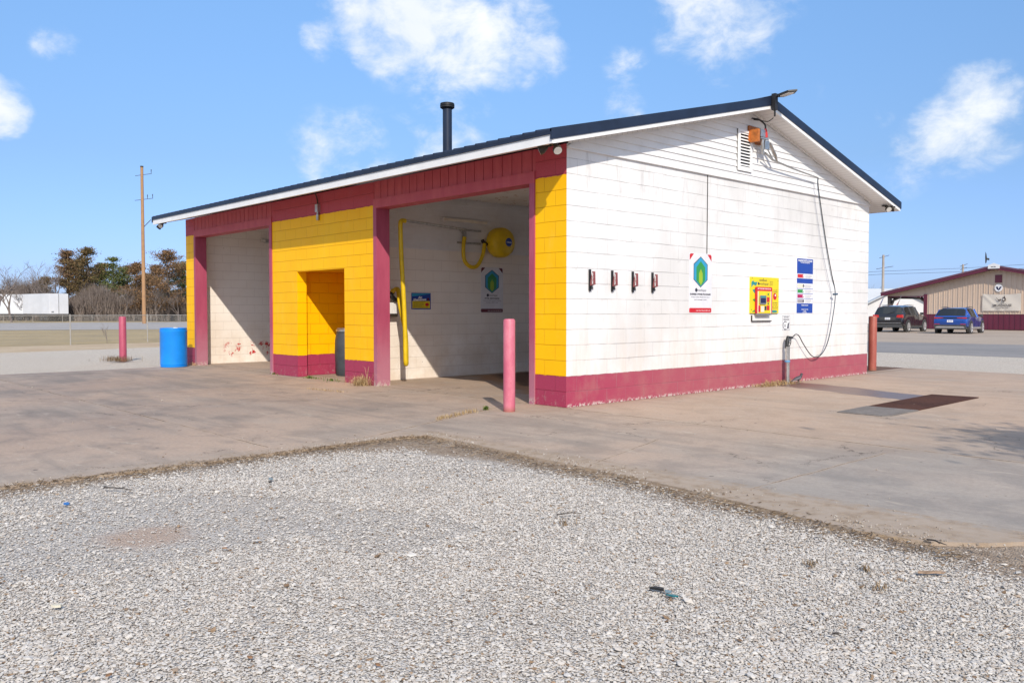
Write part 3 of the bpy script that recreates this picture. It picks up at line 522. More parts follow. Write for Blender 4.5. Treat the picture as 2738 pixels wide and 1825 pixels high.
# ------------------------------------------------------------------ signs
for n, c in dict(s_white=(.70, .70, .73), s_red=(.55, .012, .02), s_ink=(.03, .03, .05), s_blue=(.01, .055, .34), s_green=(.03, .27, .06), s_lime=(.30, .45, .02), s_cyan=(.03, .30, .52), s_yel=(.78, .60, .008), s_org=(.8, .25, .01), s_mag=(.42, .005, .10), s_gry=(.33, .30, .32), s_teal=(.02, .25, .24), s_cream=(.72, .68, .55), s_navy=(.008, .012, .07), s_pure=(.8, .8, .8), s_mar=(.12, .008, .02), s_tan=(.72, .66, .58), s_brown=(.06, .04, .035)).items(): M[n] = flat(n, c, .4, var=.05)
def rrect(u0, v0, u1, v1, r, n=4):
    P = []
    for cx, cy, a0 in ((u1-r, v0+r, -90), (u1-r, v1-r, 0), (u0+r, v1-r, 90), (u0+r, v0+r, 180)):
        for k in range(n+1): a = math.radians(a0+90*k/n); P.append((cx+r*math.cos(a), cy+r*math.sin(a)))
    return P
def tall_sign(pl, u0, v0, u1, v1, red, name, label, title, l1, l2, foot):
    w, h = u1-u0, v1-v0; d = .004; mats = ['s_white', red, 's_ink', 's_cyan', 's_green', 's_lime', 's_pure']
    mb = MB(); pl.poly(mb, rrect(u0, v0, u1, v1, .03), 0, d); o = mb.build(name, mats[:1]); tag(o, label, 'sign')
    g = MB(); e = d+.0012
    cu = .16*w; cv = .12*h; pl.poly(g, [(u0+.012, v1-.03), (u0+.012, v1-cv), (u0+cu*1.25, v1-.008), (u0+.035, v1-.008)], d, e, 1); pl.poly(g, [(u1-.012, v1-.03), (u1-.035, v1-.008), (u1-cu*1.25, v1-.008), (u1-.012, v1-cv)], d, e, 1)
    pl.poly(g, rrect(u0+.006, v0+.006, u1-.006, v0+.085*h, .02), d, e, 1)
    m = MB.build(g, 'sign_border', mats, o)
    g = MB(); cu = (u0+u1)/2; cvv = v0+.69*h; hw = .31*w; hh = .26*h
    hx = [(cu, cvv+hh), (cu-hw, cvv+hh*.5), (cu-hw, cvv-hh*.5), (cu, cvv-hh), (cu+hw, cvv-hh*.5), (cu+hw, cvv+hh*.5)]
    pl.poly(g, hx, d, e, 2); hx2 = [((a-cu)*.93+cu, (b-cvv)*.95+cvv) for a, b in hx]; pl.poly(g, hx2, e, e+.001, 3)
    pl.poly(g, [(cu, cvv+hh*.70), (cu-hw*.62, cvv+hh*.30), (cu-hw*.62, cvv-hh*.55), (cu, cvv-hh*.92), (cu+hw*.62, cvv-hh*.55), (cu+hw*.62, cvv+hh*.30)], e+.001, e+.002, 4)
    pl.poly(g, [(cu, cvv+hh*.2), (cu-hw*.26, cvv-hh*.1), (cu-hw*.26, cvv-hh*.62), (cu, cvv-hh*.86), (cu+hw*.26, cvv-hh*.62), (cu+hw*.26, cvv-hh*.1)], e+.002, e+.003, 5)
    MB.build(g, 'emblem', mats, o)
    g = MB(); e += .0006; pl.disc(g, u0+.31*w, v0+.385*h, .03*w+.012, d, e, 2, n=14); pl.text(g, 'washapp', u0+.55*w, v0+.38*h, .40*w, .05*h, e, 2, .0, .25)
    pl.text(g, title, cu, v0+.315*h, .90*w if len(title) > 14 else .66*w, .032*h, e, 2, .035); pl.text(g, l1, cu, v0+.265*h, .80*w, .021*h, e, 2, .01); pl.text(g, l2, cu, v0+.222*h, .56*w, .021*h, e, 2, .01)
    pl.text(g, foot, u0+.62*w, v0+.042*h, .62*w, .019*h, e, 6, .02); MB.build(g, 'lettering', mats, o); return o
PS = Plate((.0, 0, 0), (0, 1, 0), (1, 0, 0)); PB = Plate((-5.2, 0, 0), (0, 1, 0), (1, 0, 0))
tall_sign(PS, 2.71, 1.235, 3.313, 2.15, 's_red', 'wall_sign', 'tall white sign with red corners and hexagon emblem headed BUSINESS OWNER PROGRAMS', 'BUSINESS OWNER PROGRAMS', 'Keep a clean fleet! Save time', 'and manage costs.', 'Learn more! Scan the QR code')
tall_sign(PB, 3.022, 1.236, 3.624, 2.145, 's_mar', 'wall_sign', 'tall white sign with dark corners headed STAR REWARDS inside the near bay', 'STAR REWARDS', 'Once you have washed 10 times', 'you get a FREE wash!', 'Learn more! Scan the QR code')
# blue instruction board
mb = MB(); mats = ['s_blue', 's_pure', 's_cream', 's_red', 's_green', 's_mag', 's_gry', 's_navy', 's_ink']; u0, u1, v0, v1 = 5.978, 6.577, 1.221, 2.216; w = u1-u0; h = v1-v0
PS.poly(mb, rrect(u0, v0, u1, v1, .02), 0, .003, 1); PS.poly(mb, rrect(u0+.008, v0+.008, u1-.008, v1-.008, .015), .003, .0042, 0); o = mb.build('instruction_board', mats); tag(o, 'tall blue washing instruction board with coloured bars on the side wall', 'sign')
for (a, b, ci, cn) in ((.28, .365, 3, 's_red'), (.455, .545, 2, 's_cream'), (.555, .635, 4, 's_green'), (.645, .725, 5, 's_mag'), (.735, .815, 6, 's_gry')):
    g = MB(); va, vb = v1-b*h, v1-a*h; PS.rect(g, u0+.015, va, u1-.015, vb, .0042, .0052, 1); PS.rect(g, u0+.03, va+.01, u0+.25, vb-.01, .0052, .006, ci); PS.disc(g, u0+.245, (va+vb)/2, .028, .006, .0068, 8 if ci in (2, 6) else 1, n=12); PS.disc(g, u0+.245, (va+vb)/2-.008, .012, .0068, .0074, ci if ci != 2 else 6, n=10)
    for q in range(3): PS.rect(g, u0+.30, va+.014+q*.02, u0+(.55 if q else .50), va+.022+q*.02, .0052, .0058, 8 if q == 9 else 6)
    g.build('instruction_bar', mats, o)
g = MB(); cu = (u0+u1)/2; PS.text(g, 'WASHING INSTRUCTIONS', cu, v1-.045*h, .86*w, .036*h, .0052, 1, .04); PS.text(g, 'CHOOSE SOAP/PRESSURE', cu, v1-.08*h, .56*w, .018*h, .0052, 1, .03); PS.text(g, 'FINISH CLEAN', cu, v1-.85*h, .4*w, .02*h, .0052, 1, .03); PS.text(g, 'THANK YOU FOR', cu, v1-.925*h, .42*w, .018*h, .0052, 1, .03); PS.text(g, 'YOUR', cu, v1-.953*h, .16*w, .016*h, .0052, 1, .03); PS.text(g, 'BUSINESS', cu, v1-.978*h, .25*w, .016*h, .0052, 1, .03); g.build('lettering', mats, o)
# yellow payment panel
e = empty('payment_panel', (0, 4.87, 1.53), 'yellow payment panel with red framed coin box on the side wall', 'payment panel'); off = Vector((0, 4.87, 1.53)); PP = Plate((0, -4.87, -1.53), (0, 1, 0), (1, 0, 0))
mats = ['s_yel', 's_red', 's_ink', 's_teal', 's_green', 'galv', 's_pure', 's_navy', 's_cream', 's_org']; u0, u1, v0, v1 = 4.42, 5.314, 1.229, 1.835; w = u1-u0; h = v1-v0
mb = MB(); PP.rect(mb, u0, v0, u1, v1, 0, .03); mb.build('panel_board', mats, e)
g = MB(); d = .0312; PP.poly(g, [(u0+.01, v1-.09), (u0+.06, v1-.06), (u0+.10, v1-.09), (u0+.2, v1-.08), (u0+.16, v1-.15), (u0+.07, v1-.13), (u0+.01, v1-.18)], .03, d, 3); PP.poly(g, [(u0+.04, v1-.22), (u0+.12, v1-.2), (u0+.12, v1-.28)], .03, d, 3); PP.poly(g, [(u0+.05, v1-.38), (u0+.12, v1-.36), (u0+.12, v1-.42)], .03, d, 4); PP.poly(g, [(u0+.02, v0+.02), (u0+.12, v0+.06), (u0+.12, v0+.02)], .03, d, 4); PP.disc(g, u1-.16, v0+.03, .12, .03, d, 3, ry=.022); PP.disc(g, u1-.13, v1-.32, .06, .03, d, 1); PP.disc(g, u1-.115, v1-.30, .018, d, d+.001, 6)
for uu, vv in ((u0+.03, v1-.025), (u1-.03, v1-.05), (u0+.02, v0+.06), (u1-.02, v1-.32), (u0+.38, v1-.03)): PP.disc(g, uu, vv, .01, .03, d+.001, 2, n=8)
g.build('decal', mats, e)
g = MB(); PP.text(g, 'DOWNLOAD', u0+.38, v1-.055, .24, .028, d, 2, .03); PP.text(g, 'washapp', u0+.40, v1-.115, .30, .06, d, 2, .0, .25); PP.disc(g, u0+.235, v1-.11, .025, .03, d, 2, n=12)
for k, s_ in enumerate(('SCAN TO', 'SIGN UP', 'NOW')): PP.text(g, s_, u1-.25, v1-.07-k*.03, .11, .014, d, 2, .02)
for k, s_ in enumerate(('NO APP?', 'NO PROBLEM')): PP.text(g, s_, u1-.12, v1-.215-k*.03, .15, .014, d, 2, .02)
for k, s_ in enumerate(('REWARDS', 'CLUB')): PP.text(g, s_, u1-.12, v1-.43-k*.03, .15, .014, d, 2, .02)
for k, s_ in enumerate(('PAY WITH', 'YOUR PHONE')): PP.text(g, s_, u1-.12, v1-.495-k*.03, .18, .014, d, 2, .02)
g.build('lettering', mats, e)
g = MB(); PP.poly(g, rrect(u0+.12, v0-.005, u0+.645, v1-.165, .03), .03, .05, 1); fr_ = g.build('coin_box_frame', mats, e)
g = MB(); PP.text(g, 'GET YOUR FIRST WASH ON US', u0+.385, v1-.195, .42, .022, .0505, 6, .03); PP.rect(g, u0+.17, v0+.0, u0+.60, v1-.235, .05, .056, 0); PP.rect(g, u0+.17, v0+.0, u0+.185, v1-.235, .056, .058, 6); PP.rect(g, u0+.585, v0+.0, u0+.60, v1-.235, .056, .058, 6)
PP.rect(g, u0+.46, v0+.19, u0+.54, v0+.27, .056, .060, 1); PP.rect(g, u0+.46, v0+.05, u0+.54, v0+.13, .056, .060, 1); PP.disc(g, u0+.50, v0+.32, .018, .056, .062, 4); PP.disc(g, u0+.50, v0+.16, .018, .056, .062, 2); PP.rect(g, u0+.19, v0+.02, u0+.25, v0+.13, .056, .060, 1); PP.rect(g, u0+.27, v0+.02, u0+.37, v0+.12, .056, .060, 8); PP.rect(g, u0+.39, v0+.05, u0+.44, v0+.12, .056, .062, 2); g.build('control_face', mats, fr_)
g = MB(); PP.poly(g, rrect(u0+.215, v0+.15, u0+.415, v0+.30, .02), .056, .075, 5); PP.rect(g, u0+.235, v0+.17, u0+.395, v0+.255, .075, .077, 7); PP.rect(g, u0+.235, v0+.262, u0+.395, v0+.285, .075, .077, 3); g.build('display', mats, e)
g = MB(); PP.rect(g, u0+.15, v0-.03, u0+.60, v0-.005, .02, .07, 5); g.build('tray', mats, e)
mb = MB(); PS.rect(mb, 4.473, 1.105, 4.488, 1.195, 0, .02); PS.rect(mb, 4.473, 1.09, 5.09, 1.105, 0, .03); tag(mb.build('ledge', ['darkm']), 'thin dark metal ledge line under the yellow payment panel', 'ledge')
# small high-pressure notice
u0, u1, v0, v1 = 5.49, 5.76, .925, 1.194; mb = MB(); PS.rect(mb, u0, v0, u1, v1, 0, .003, 0); o = mb.build('notice', ['s_pure', 's_ink']); tag(o, 'small white notice with hose drawing headed FOR HIGH PRESSURE above the wand', 'sign')
g = MB(); d = .0045; 
for a in ((u0+.006, v0+.006, u1-.006, v0+.011), (u0+.006, v1-.011, u1-.006, v1-.006), (u0+.006, v0+.011, u0+.011, v1-.011), (u1-.011, v0+.011, u1-.006, v1-.011)): PS.rect(g, *a, .003, d, 1)
PS.text(g, 'FOR HIGH', (u0+u1)/2, v1-.035, .18, .03, d, 1, .02, .2); PS.text(g, 'PRESSURE', (u0+u1)/2, v1-.078, .2, .03, d, 1, .02, .2); PS.text(g, 'PULL', u0+.10, v0+.10, .06, .02, d, 1, .02); PS.text(g, 'TRIGGER', u0+.10, v0+.072, .075, .018, d, 1, .02)
for k in range(16):
    a0, a1 = math.radians(50+k*16), math.radians(50+(k+1)*16); c = (u0+.105, v0+.088); PS.poly(g, [(c[0]+r_*math.cos(q)*1.05, c[1]+r_*math.sin(q)) for r_, q in ((.062, a0), (.076, a0), (.076, a1), (.062, a1))], .003, d, 1)
PS.poly(g, [(u0+.17, v0+.03), (u0+.19, v0+.12), (u0+.25, v0+.14), (u0+.23, v0+.11), (u0+.225, v0+.03)], .003, d, 1); g.build('lettering', ['s_pure', 's_ink'], o)
# shammee sign in the bay
u0, u1, v0, v1 = 1.317, 1.769, 1.299, 1.607; mb = MB(); PB.rect(mb, u0, v0, u1, v1, 0, .003, 0); mats = ['s_blue', 's_yel', 's_pure', 's_ink', 's_mar', 's_cyan', 's_red']; o = mb.build('wall_sign', mats); tag(o, 'blue and yellow Air Shammee sign in the near bay behind the hose', 'sign')
g = MB(); PB.poly(g, [(u0+.015, v1-.01), (u0+.015, v1-.07), (u1-.015, v1-.02), (u1-.015, v1-.01)], .003, .0042, 5); PB.rect(g, u0+.02, v0+.02, u1-.02, v0+.155, .003, .0042, 1); PB.disc(g, u1-.09, v0+.09, .045, .0042, .005, 6, ry=.032); PB.rect(g, u1-.09, v0+.165, u1-.04, v0+.215, .003, .0042, 4)
for k, l in enumerate((.28, .24, .24, .20, .34)): PB.rect(g, u0+.045, v0+.13-k*.024, u0+.045+l, v0+.136-k*.024, .0042, .005, 3)
g.build('sign_panel', mats, o); g = MB(); PB.text(g, 'Air', u0+.20, v1-.085, .11, .045, .0055, 2, .05, .3); PB.text(g, 'Shammee', u0+.19, v1-.125, .31, .045, .0055, 2, .05, .3, .04); g.build('lettering', mats, o)
# air hose system
M['hose_y'] = flat('yellow_hose', (.72, .50, .01), .45, var=.1, scale=9)
e = empty('air_dryer', (-5.2, 3.4, 2.64), 'round yellow air dryer drum with blue badge high on the near bay wall', 'air dryer')
mb = MB(); R = Matrix.Rotation(math.pi/2, 4, 'Y')
mb.lathe([(.20, .015), (.24, .03), (.29, .07), (.30, .10), (.30, .24), (.27, .31), (.20, .35), (.001, .355)], 36, 0, R); mb.v = [(a, b, c) for a, b, c in mb.v]; dr = mb.build('drum_shell', ['hose_y'], e, True)
mb = MB(); Plate((0, 0, 0), (0, 1, 0), (1, 0, 0)).disc(mb, .06, 0, .085, .353, .362, 0); b_ = mb.build('badge', ['s_blue', 's_pure'], e); g = MB(); P0 = Plate((0, 0, 0), (0, 1, 0), (1, 0, 0)); P0.text(g, 'Air Shammee', .06, .0, .14, .03, .3632, 1, .03, .2); g.build('lettering', ['s_blue', 's_pure'], b_)
mb = MB(); mb.tube([(.10, -.30, -.05), (.10, -.38, -.02), (.10, -.42, .03)], .035, 12); mb.build('hose_coupling', ['black'], e, True)
e = empty('hose_boom', (-5.18, 2.5, 2.85), 'grey steel boom on bracket carrying the long yellow hose in the near bay', 'hose boom')
mb = MB(); mb.box((.0, -.10, -.27), (.03, .48, -.235)); mb.box((.0, .10, -.02), (.03, .50, .015)); mb.box((.0, .02, -.28), (.05, .09, .03)); mb.poly([(.03, -.01, .03), (.03, .09, .03), (.03, .09, -.20), (.03, .03, -.22)], (.03, 0, 0)); mb.tube([(.06, .05, -.15), (.10, -.12, -.01)], .014, 8); mb.build('bracket', ['galv'], e)
mb = MB(); mb.tube([(.06, .05, .0), (.70, -1.88, -.01)], .024, 10); mb.build('arm', ['steel'], e, True)
tip = Vector((-4.47, .63, 2.84))
hp = bez([tip+Vector((.0, .03, -.01)), tip+Vector((.01, -.06, -.02)), tip+Vector((.02, -.085, -.12)), tip+Vector((.02, -.07, -.6)), (-4.47, .62, 1.5), (-4.49, .66, .9), (-4.50, .675, .42), (-4.53, .71, .335), (-4.57, .745, .42), (-4.62, .76, .9), (-4.80, .78, 1.35), (-4.93, .84, 1.60), (-5.0, .86, 1.66), (-5.03, .80, 1.64), (-5.04, .77, 1.60)], 8)
mb = MB(); mb.tube(hp, .040, 12); tag(mb.build('air_hose', ['hose_y'], smooth=True), 'long yellow hose hanging from the boom tip nearly to the bay floor', 'hose')
mb = MB(); mb.tube(bez([(-5.07, 2.50, 2.70), (-5.06, 2.46, 2.50), (-5.05, 2.48, 2.25), (-5.04, 2.62, 2.13), (-5.04, 2.80, 2.16), (-5.05, 2.95, 2.38), (-5.08, 3.02, 2.60)], 8), .038, 12); tag(mb.build('connector_hose', ['hose_y'], smooth=True), 'short looped yellow hose between boom bracket and air dryer drum', 'hose')
e = empty('nozzle_holder', (-5.2, .80, 1.29), 'white wall box holding the black hose nozzle beside the near bay jamb', 'nozzle holder'); mb = MB(); mb.box((0, -.10, -.07), (.14, .12, .13)); mb.build('box', ['vinyl'], e); mb = MB(); mb.box((0, -.10, -.13), (.12, .12, -.07)); mb.build('base', ['darkm'], e); mb = MB(); mb.tube([(.14, .0, .32), (.15, -.05, .26), (.16, .03, .18), (.16, .13, .16)], [.045, .05, .045, .03], 10); mb.build('nozzle', ['black'], e, True)
# ------------------------------------------------------------------ side wall gear
# mat clamps: four tool hangers
def clamp():
    e = empty('mat_clamp', (0, 0, 0)); mb = MB(); mb.box((.0, -.028, .0), (.022, .004, .28)); mb.build('back_plate', ['black'], e)
    mb = MB(); mb.poly([(.02, -.02, .06), (.09, -.02, .075), (.085, -.02, .25), (.06, -.02, .25), (.03, -.02, .14)], (0, .035, 0)); jw = mb.build('jaw', [flat('faded_red_paint', (.23, .06, .06), .5, var=.3, scale=30)], e)
    g = MB(); q = Plate((.0, 0, 0), (1, 0, 0), (0, -1, 0)); q.text(g, 'MAT CLAMP', .068, .16, .15, .022, .0215, 0, .04, 0, math.pi/2); g.build('lettering', ['s_pure'], jw)
    mb = MB(); mb.tube([(.03, -.005, .06), (.05, -.005, .02)], .014, 8); mb.tube([(.012, -.012, .0), (.012, -.012, -.012)], .016, 8); mb.build('spring', ['black'], e); return e
cl0 = clamp()
for i, (y, lab) in enumerate(((.455, 'rusty red mat clamp nearest the yellow corner'), (.915, 'rusty red mat clamp second from the yellow corner'), (1.36, 'rusty red mat clamp third from the yellow corner'), (1.81, 'rusty red mat clamp nearest the BUSINESS OWNER sign'))):
    c = cl0 if i == 0 else copy_tree(cl0); c.location = (0, y, 1.54); tag(c, lab, 'mat clamp', 'mat clamps on the white side wall')
mb = MB(); mb.tube([(.008, 3.176, 3.375), (.008, 3.171, 2.155)], .006, 6); tag(mb.build('wire', ['black']), 'thin dark wire running down the white wall to the tall sign', 'wire')
# wash boom on the gable
M['orange'] = flat('rusty_orange_wood', (.42, .13, .025), .6, var=.35, scale=9); M['redp'] = flat('red_boot', (.55, .02, .02), .4)
e = empty('wash_boom', (.03, 4.55, 4.0), 'swinging steel wash boom on an orange bracket at the gable', 'wash boom')
bx, by, bz_ = .03, 4.55, 4.0
def rel(p): return (p[0]-bx, p[1]-by, p[2]-bz_)
mb = MB(); mb.box(rel((.024, 4.28, 4.04)), rel((.05, 4.66, 4.29))); mb.box(rel((.05, 4.30, 4.02)), rel((.20, 4.36, 4.22))); mb.box(rel((.024, 4.50, 4.02)), rel((.05, 4.66, 4.04))); mb.build('mount_plate', ['orange'], e)
mb = MB(); mb.box(rel((.05, 4.42, 4.12)), rel((.18, 4.58, 4.24))); mb.box(rel((.05, 4.40, 4.08)), rel((.20, 4.62, 4.10))); mb.build('swivel_block', ['galv'], e)
mb = MB(); mb.tube([rel((.17, 4.60, 4.12)), rel((.17, 4.60, 4.16)), rel((.17, 4.58, 4.26))], [.03, .03, .022], 12); mb.build('hose_boot', ['redp'], e, True)
mb = MB(); mb.tube(bez([rel((.17, 4.58, 4.25)), rel((.17, 4.56, 4.33)), rel((.12, 4.46, 4.40)), rel((.05, 4.36, 4.42))], 6), .013, 8); mb.build('supply_hose', ['black'], e, True)
mb = MB(); mb.tube([rel((.16, 4.50, 4.09)), rel((.16, 4.52, 3.93)), rel((.16, 4.52, 3.84))], [.028, .028, .012], 12); mb.tube([rel((.17, 4.72, 4.04)), rel((.17, 4.90, 3.86)), rel((.17, 4.97, 3.77))], [.03, .03, .010], 12); mb.box(rel((.14, 4.56, 3.93)), rel((.18, 4.70, 4.07))); mb.build('counterweight_springs', ['steel'], e, True)
mb = MB(); mb.tube([rel((.16, 4.60, 3.87)), rel((.16, 4.84, 3.785)), rel((.14, 5.6, 3.72)), rel((.12, 6.49, 3.672))], [.018, .018, .016, .012], 8); mb.tube([rel((.16, 4.66, 3.95)), rel((.16, 4.85, 3.79))], .012, 8); mb.build('arm', ['galv'], e, True)
hp = bez([(.12, 6.49, 3.665), (.12, 6.52, 3.45), (.115, 6.84, 2.52), (.10, 7.09, 1.98), (.10, 7.255, 1.58), (.09, 7.16, 1.07), (.09, 7.0, .69), (.09, 6.78, .48), (.09, 6.53, .425), (.09, 6.33, .49), (.09, 6.08, .68), (.09, 5.93, .82), (.09, 5.83, .855), (.09, 5.76, .84), (.10, 5.67, .80)], 8)
mb = MB(); mb.tube(hp, .0085, 8); tag(mb.build('pressure_hose', ['black'], smooth=True), 'black pressure hose hanging from the gable boom to the spray wand', 'hose')
mb = MB(); mb.tube(bez([(.12, 6.47, 3.66), (.12, 6.50, 3.4), (.12, 6.80, 2.50), (.11, 7.04, 1.95), (.11, 7.235, 1.58), (.10, 7.13, 1.07), (.10, 6.97, .70), (.10, 6.78, .50), (.10, 6.53, .45)], 8), .0045, 6); mb.tube([(.085, 7.20, 1.58), (.12, 7.30, 1.585)], .018, 8); tag(mb.build('guide_cord', [flat('blue_grey_cord', (.05, .09, .14), .5)], smooth=True), 'thin blue grey cord clipped alongside the black pressure hose', 'cord')
e = empty('wand_holder', (.11, 5.49, 0), 'steel tube wand holder with blue band standing against the maroon base', 'wand holder')
mb = MB(); mb.lathe([(.040, -.01), (.040, .645), (.034, .648), (.034, .6), (.001, .6)], 20); mb.build('tube', ['steel'], e, True); mb = MB(); mb.lathe([(.041, .375), (.047, .38), (.047, .405), (.041, .41)], 20); mb.build('band', [flat('blue_band', (.12, .30, .50), .5)], e, True)
e = empty('spray_gun', (.10, 5.50, .64), 'black trigger spray gun resting in the steel wand holder', 'spray gun')
mb = MB(); mb.tube([(0, -.02, -.02), (0, -.005, .10), (0, .03, .17), (0, .08, .165), (0, .17, .16)], [.032, .036, .034, .022, .016], 10); mb.build('gun_body', ['black'], e, True); mb = MB(); mb.tube(bez([(0, .11, .15), (0, .12, .08), (0, .07, .01), (0, .02, -.01)], 5), .008, 6); mb.tube([(0, .03, .10), (0, .10, .06)], .007, 6); mb.build('trigger_guard', ['black'], e, True)
# drain covers let into the apron
M['rustplate'] = ground_m('rusty_plate', (.085, .038, .028), (.055, .027, .022), (.12, .06, .04), 1.5, 20); M['greyplate'] = ground_m('worn_steel_plate', (.22, .20, .185), (.15, .135, .125), (.28, .255, .235), 1.2, 15, (1, .3, 1))
mb = MB(); mb.poly([(2.63,2.99,0),(3.29,2.99,0),(3.28,2.2,0),(3.22,2.09,0),(2.66,2.09,0)][::-1], (0, 0, .014)); tag(mb.build('drain_cover', ['greyplate']), 'worn grey steel plate lying at the near end of the drain', 'drain cover')
mb = MB(); mb.poly([(2.64,3.0,0),(3.27,3.0,0),(3.24,5.31,0),(2.60,5.27,0)][::-1], (0, 0, .012)); tag(mb.build('drain_cover', ['rustplate']), 'long dark rusty steel drain cover set in the concrete', 'drain cover')
exec_parts.append(1)
# ------------------------------------------------------------------ gravel stones, soil litter
def island_mat(name, stops, rough=.9, trans=0):
    t = NT(name, rough, 0, .2); g = t.N.new('ShaderNodeNewGeometry'); r = t.N.new('ShaderNodeValToRGB'); cr = r.color_ramp; cr.interpolation = 'LINEAR'
    while len(cr.elements) < len(stops): cr.elements.new(.5)
    for e, (p, c) in zip(cr.elements, stops): e.position = p; e.color = (*c, 1)
    t.L.new(g.outputs['Random Per Island'], r.inputs[0]); n = t.noise(60, 3)
    t.col(t.mix(t.rng(n, .3, .7, .0, .35), r.outputs[0], t.mix(1., r.outputs[0], (.72, .68, .62), 'MULTIPLY'))); return t.m
M['stone'] = island_mat('crushed_limestone', [(0, (.17, .11, .07)), (.03, (.36, .25, .16)), (.055, (.44, .385, .33)), (.35, (.56, .525, .485)), (.6, (.60, .56, .51)), (.8, (.53, .505, .475)), (1, (.645, .61, .565))])
def np_mesh(name, V, Fc, mat, smooth=False):
    me = bpy.data.meshes.new(name); nf, k = Fc.shape
    me.vertices.add(len(V)); me.vertices.foreach_set('co', V.astype(np.float32).ravel()); me.loops.add(nf*k); me.loops.foreach_set('vertex_index', Fc.astype(np.int32).ravel())
    me.polygons.add(nf); me.polygons.foreach_set('loop_start', np.arange(nf, dtype=np.int32)*k); me.polygons.foreach_set('loop_total', np.full(nf, k, dtype=np.int32))
    me.materials.append(M[mat] if isinstance(mat, str) else mat); me.update(calc_edges=True); me.polygons.foreach_set('use_smooth', [smooth]*nf)
    o = bpy.data.objects.new(name, me); COL.objects.link(o); return o
def snoise(x, y, f, seed=0):            # cheap smooth noise from summed sines
    r = np.random.default_rng(seed); s = 0
    for k in range(7):
        a = r.uniform(0, 2*math.pi); q = f*r.uniform(.5, 1.9); s = s+np.sin((x*math.cos(a)+y*math.sin(a))*q+r.uniform(0, 6.3))
    return s/7
def rand_rot(n):
    q = rng.normal(size=(n, 4)); q /= np.linalg.norm(q, axis=1)[:, None]; w, x, y, z = q.T
    return np.stack([1-2*(y*y+z*z), 2*(x*y-z*w), 2*(x*z+y*w), 2*(x*y+z*w), 1-2*(x*x+z*z), 2*(y*z-x*w), 2*(x*z-y*w), 2*(y*z+x*w), 1-2*(x*x+y*y)], 1).reshape(n, 3, 3)
ph = (1+5**.5)/2
ICO = np.array([(-1,ph,0),(1,ph,0),(-1,-ph,0),(1,-ph,0),(0,-1,ph),(0,1,ph),(0,-1,-ph),(0,1,-ph),(ph,0,-1),(ph,0,1),(-ph,0,-1),(-ph,0,1)])/math.sqrt(1+ph*ph)
ICF = np.array([(0,11,5),(0,5,1),(0,1,7),(0,7,10),(0,10,11),(1,5,9),(5,11,4),(11,10,2),(10,7,6),(7,1,8),(3,9,4),(3,4,2),(3,2,6),(3,6,8),(3,8,9),(4,9,5),(2,4,11),(6,2,10),(8,6,7),(9,8,1)])
OCT = np.array([(1,0,0),(-1,0,0),(0,1,0),(0,-1,0),(0,0,1),(0,0,-1)], float); OCF = np.array([(0,2,4),(2,1,4),(1,3,4),(3,0,4),(2,0,5),(1,2,5),(3,1,5),(0,3,5)])
def soil_d(x, y): return np.minimum(x-.62, -.085*x-(y+2.7))-.42*np.exp(-((x-1.25)**2+(y+3.25)**2)/.55)
BP = on(388, 1425)
def stones(sp, d0, d1, base, faces, size):
    gx, gy = np.meshgrid(np.arange(.3, 11, sp), np.arange(-11.5, -2.2, sp)); q_ = (gx-CAM[0])*Fd[0]+(gy-CAM[1])*Fd[1]; w_ = np.abs((gx-CAM[0])*Rd[0]+(gy-CAM[1])*Rd[1]); k_ = (q_ > d0-.1) & (q_ < d1+.1) & (w_ < .61*q_*1.16+.6); gx, gy = gx[k_], gy[k_]; x = gx.ravel()+rng.uniform(-.5, .5, gx.size)*sp; y = gy.ravel()+rng.uniform(-.5, .5, gx.size)*sp
    rx, ry = x-CAM[0], y-CAM[1]; dp = rx*Fd[0]+ry*Fd[1]; lt = rx*Rd[0]+ry*Rd[1]; dd = soil_d(x, y)
    prob = np.clip((dd+.16*snoise(x, y, 14, 1)+.34*snoise(x, y, 2.2, 2)-.05)/.40, .0, 1)**1.2+.07*(dd > 0); bare = snoise(x, y, 1.7, 5)+.12*snoise(x, y, 9, 6) > .30
    prob = np.where(bare & (dd < 2.6), prob*.45, prob)
    pt = np.clip((snoise(x, y, 1.1, 31)+.25*snoise(x, y, 8, 32)-.15)*3, 0, 1); prob = prob*(1-.45*pt)
    prob = np.where(((x-BP[0])*Rd[0]+(y-BP[1])*Rd[1])**2/.09+((x-BP[0])*Fd[0]+(y-BP[1])*Fd[1])**2/.05+.5*snoise(x, y, 12, 40) < 1, prob*.30, prob)
    prob = np.where((x > 5.9) & (y > -2.9), 0, prob)
    k = (dp > d0) & (dp <= d1) & (np.abs(lt) < .61*dp*1.16+.5) & (rng.random(x.size) < prob) & (dd > -.05); x, y = x[k], y[k]; n = len(x)
    s = size*np.exp(rng.normal(0, .34, n)); s = np.where(rng.random(n) < .02, s*rng.uniform(1.3, 1.8, n), s); Rm = rand_rot(n); v = base[None]*(1+rng.uniform(-.28, .28, (n, len(base), 1))); v = v*np.stack([np.full(n, 1.15), rng.uniform(.6, 1., n), rng.uniform(.45, .8, n)], 1)[:, None, :]
    v = np.einsum('nij,nkj->nki', Rm, v)*s[:, None, None]; v[:, :, 2] *= .44
    v += np.stack([x, y, -.020+s*.42+rng.uniform(-.0015, .0015, n)], 1)[:, None, :]
    f = faces[None]+(np.arange(n)*len(base))[:, None, None]; return v.reshape(-1, 3), f.reshape(-1, 3)
ZN = [stones(.0088, 2.0, 3.2, ICO, ICF, .0058), stones(.0092, 3.2, 4.4, OCT, OCF, .0062), stones(.0112, 4.4, 6.4, OCT, OCF, .0068), stones(.0160, 6.4, 11.0, OCT, OCF, .0078)]
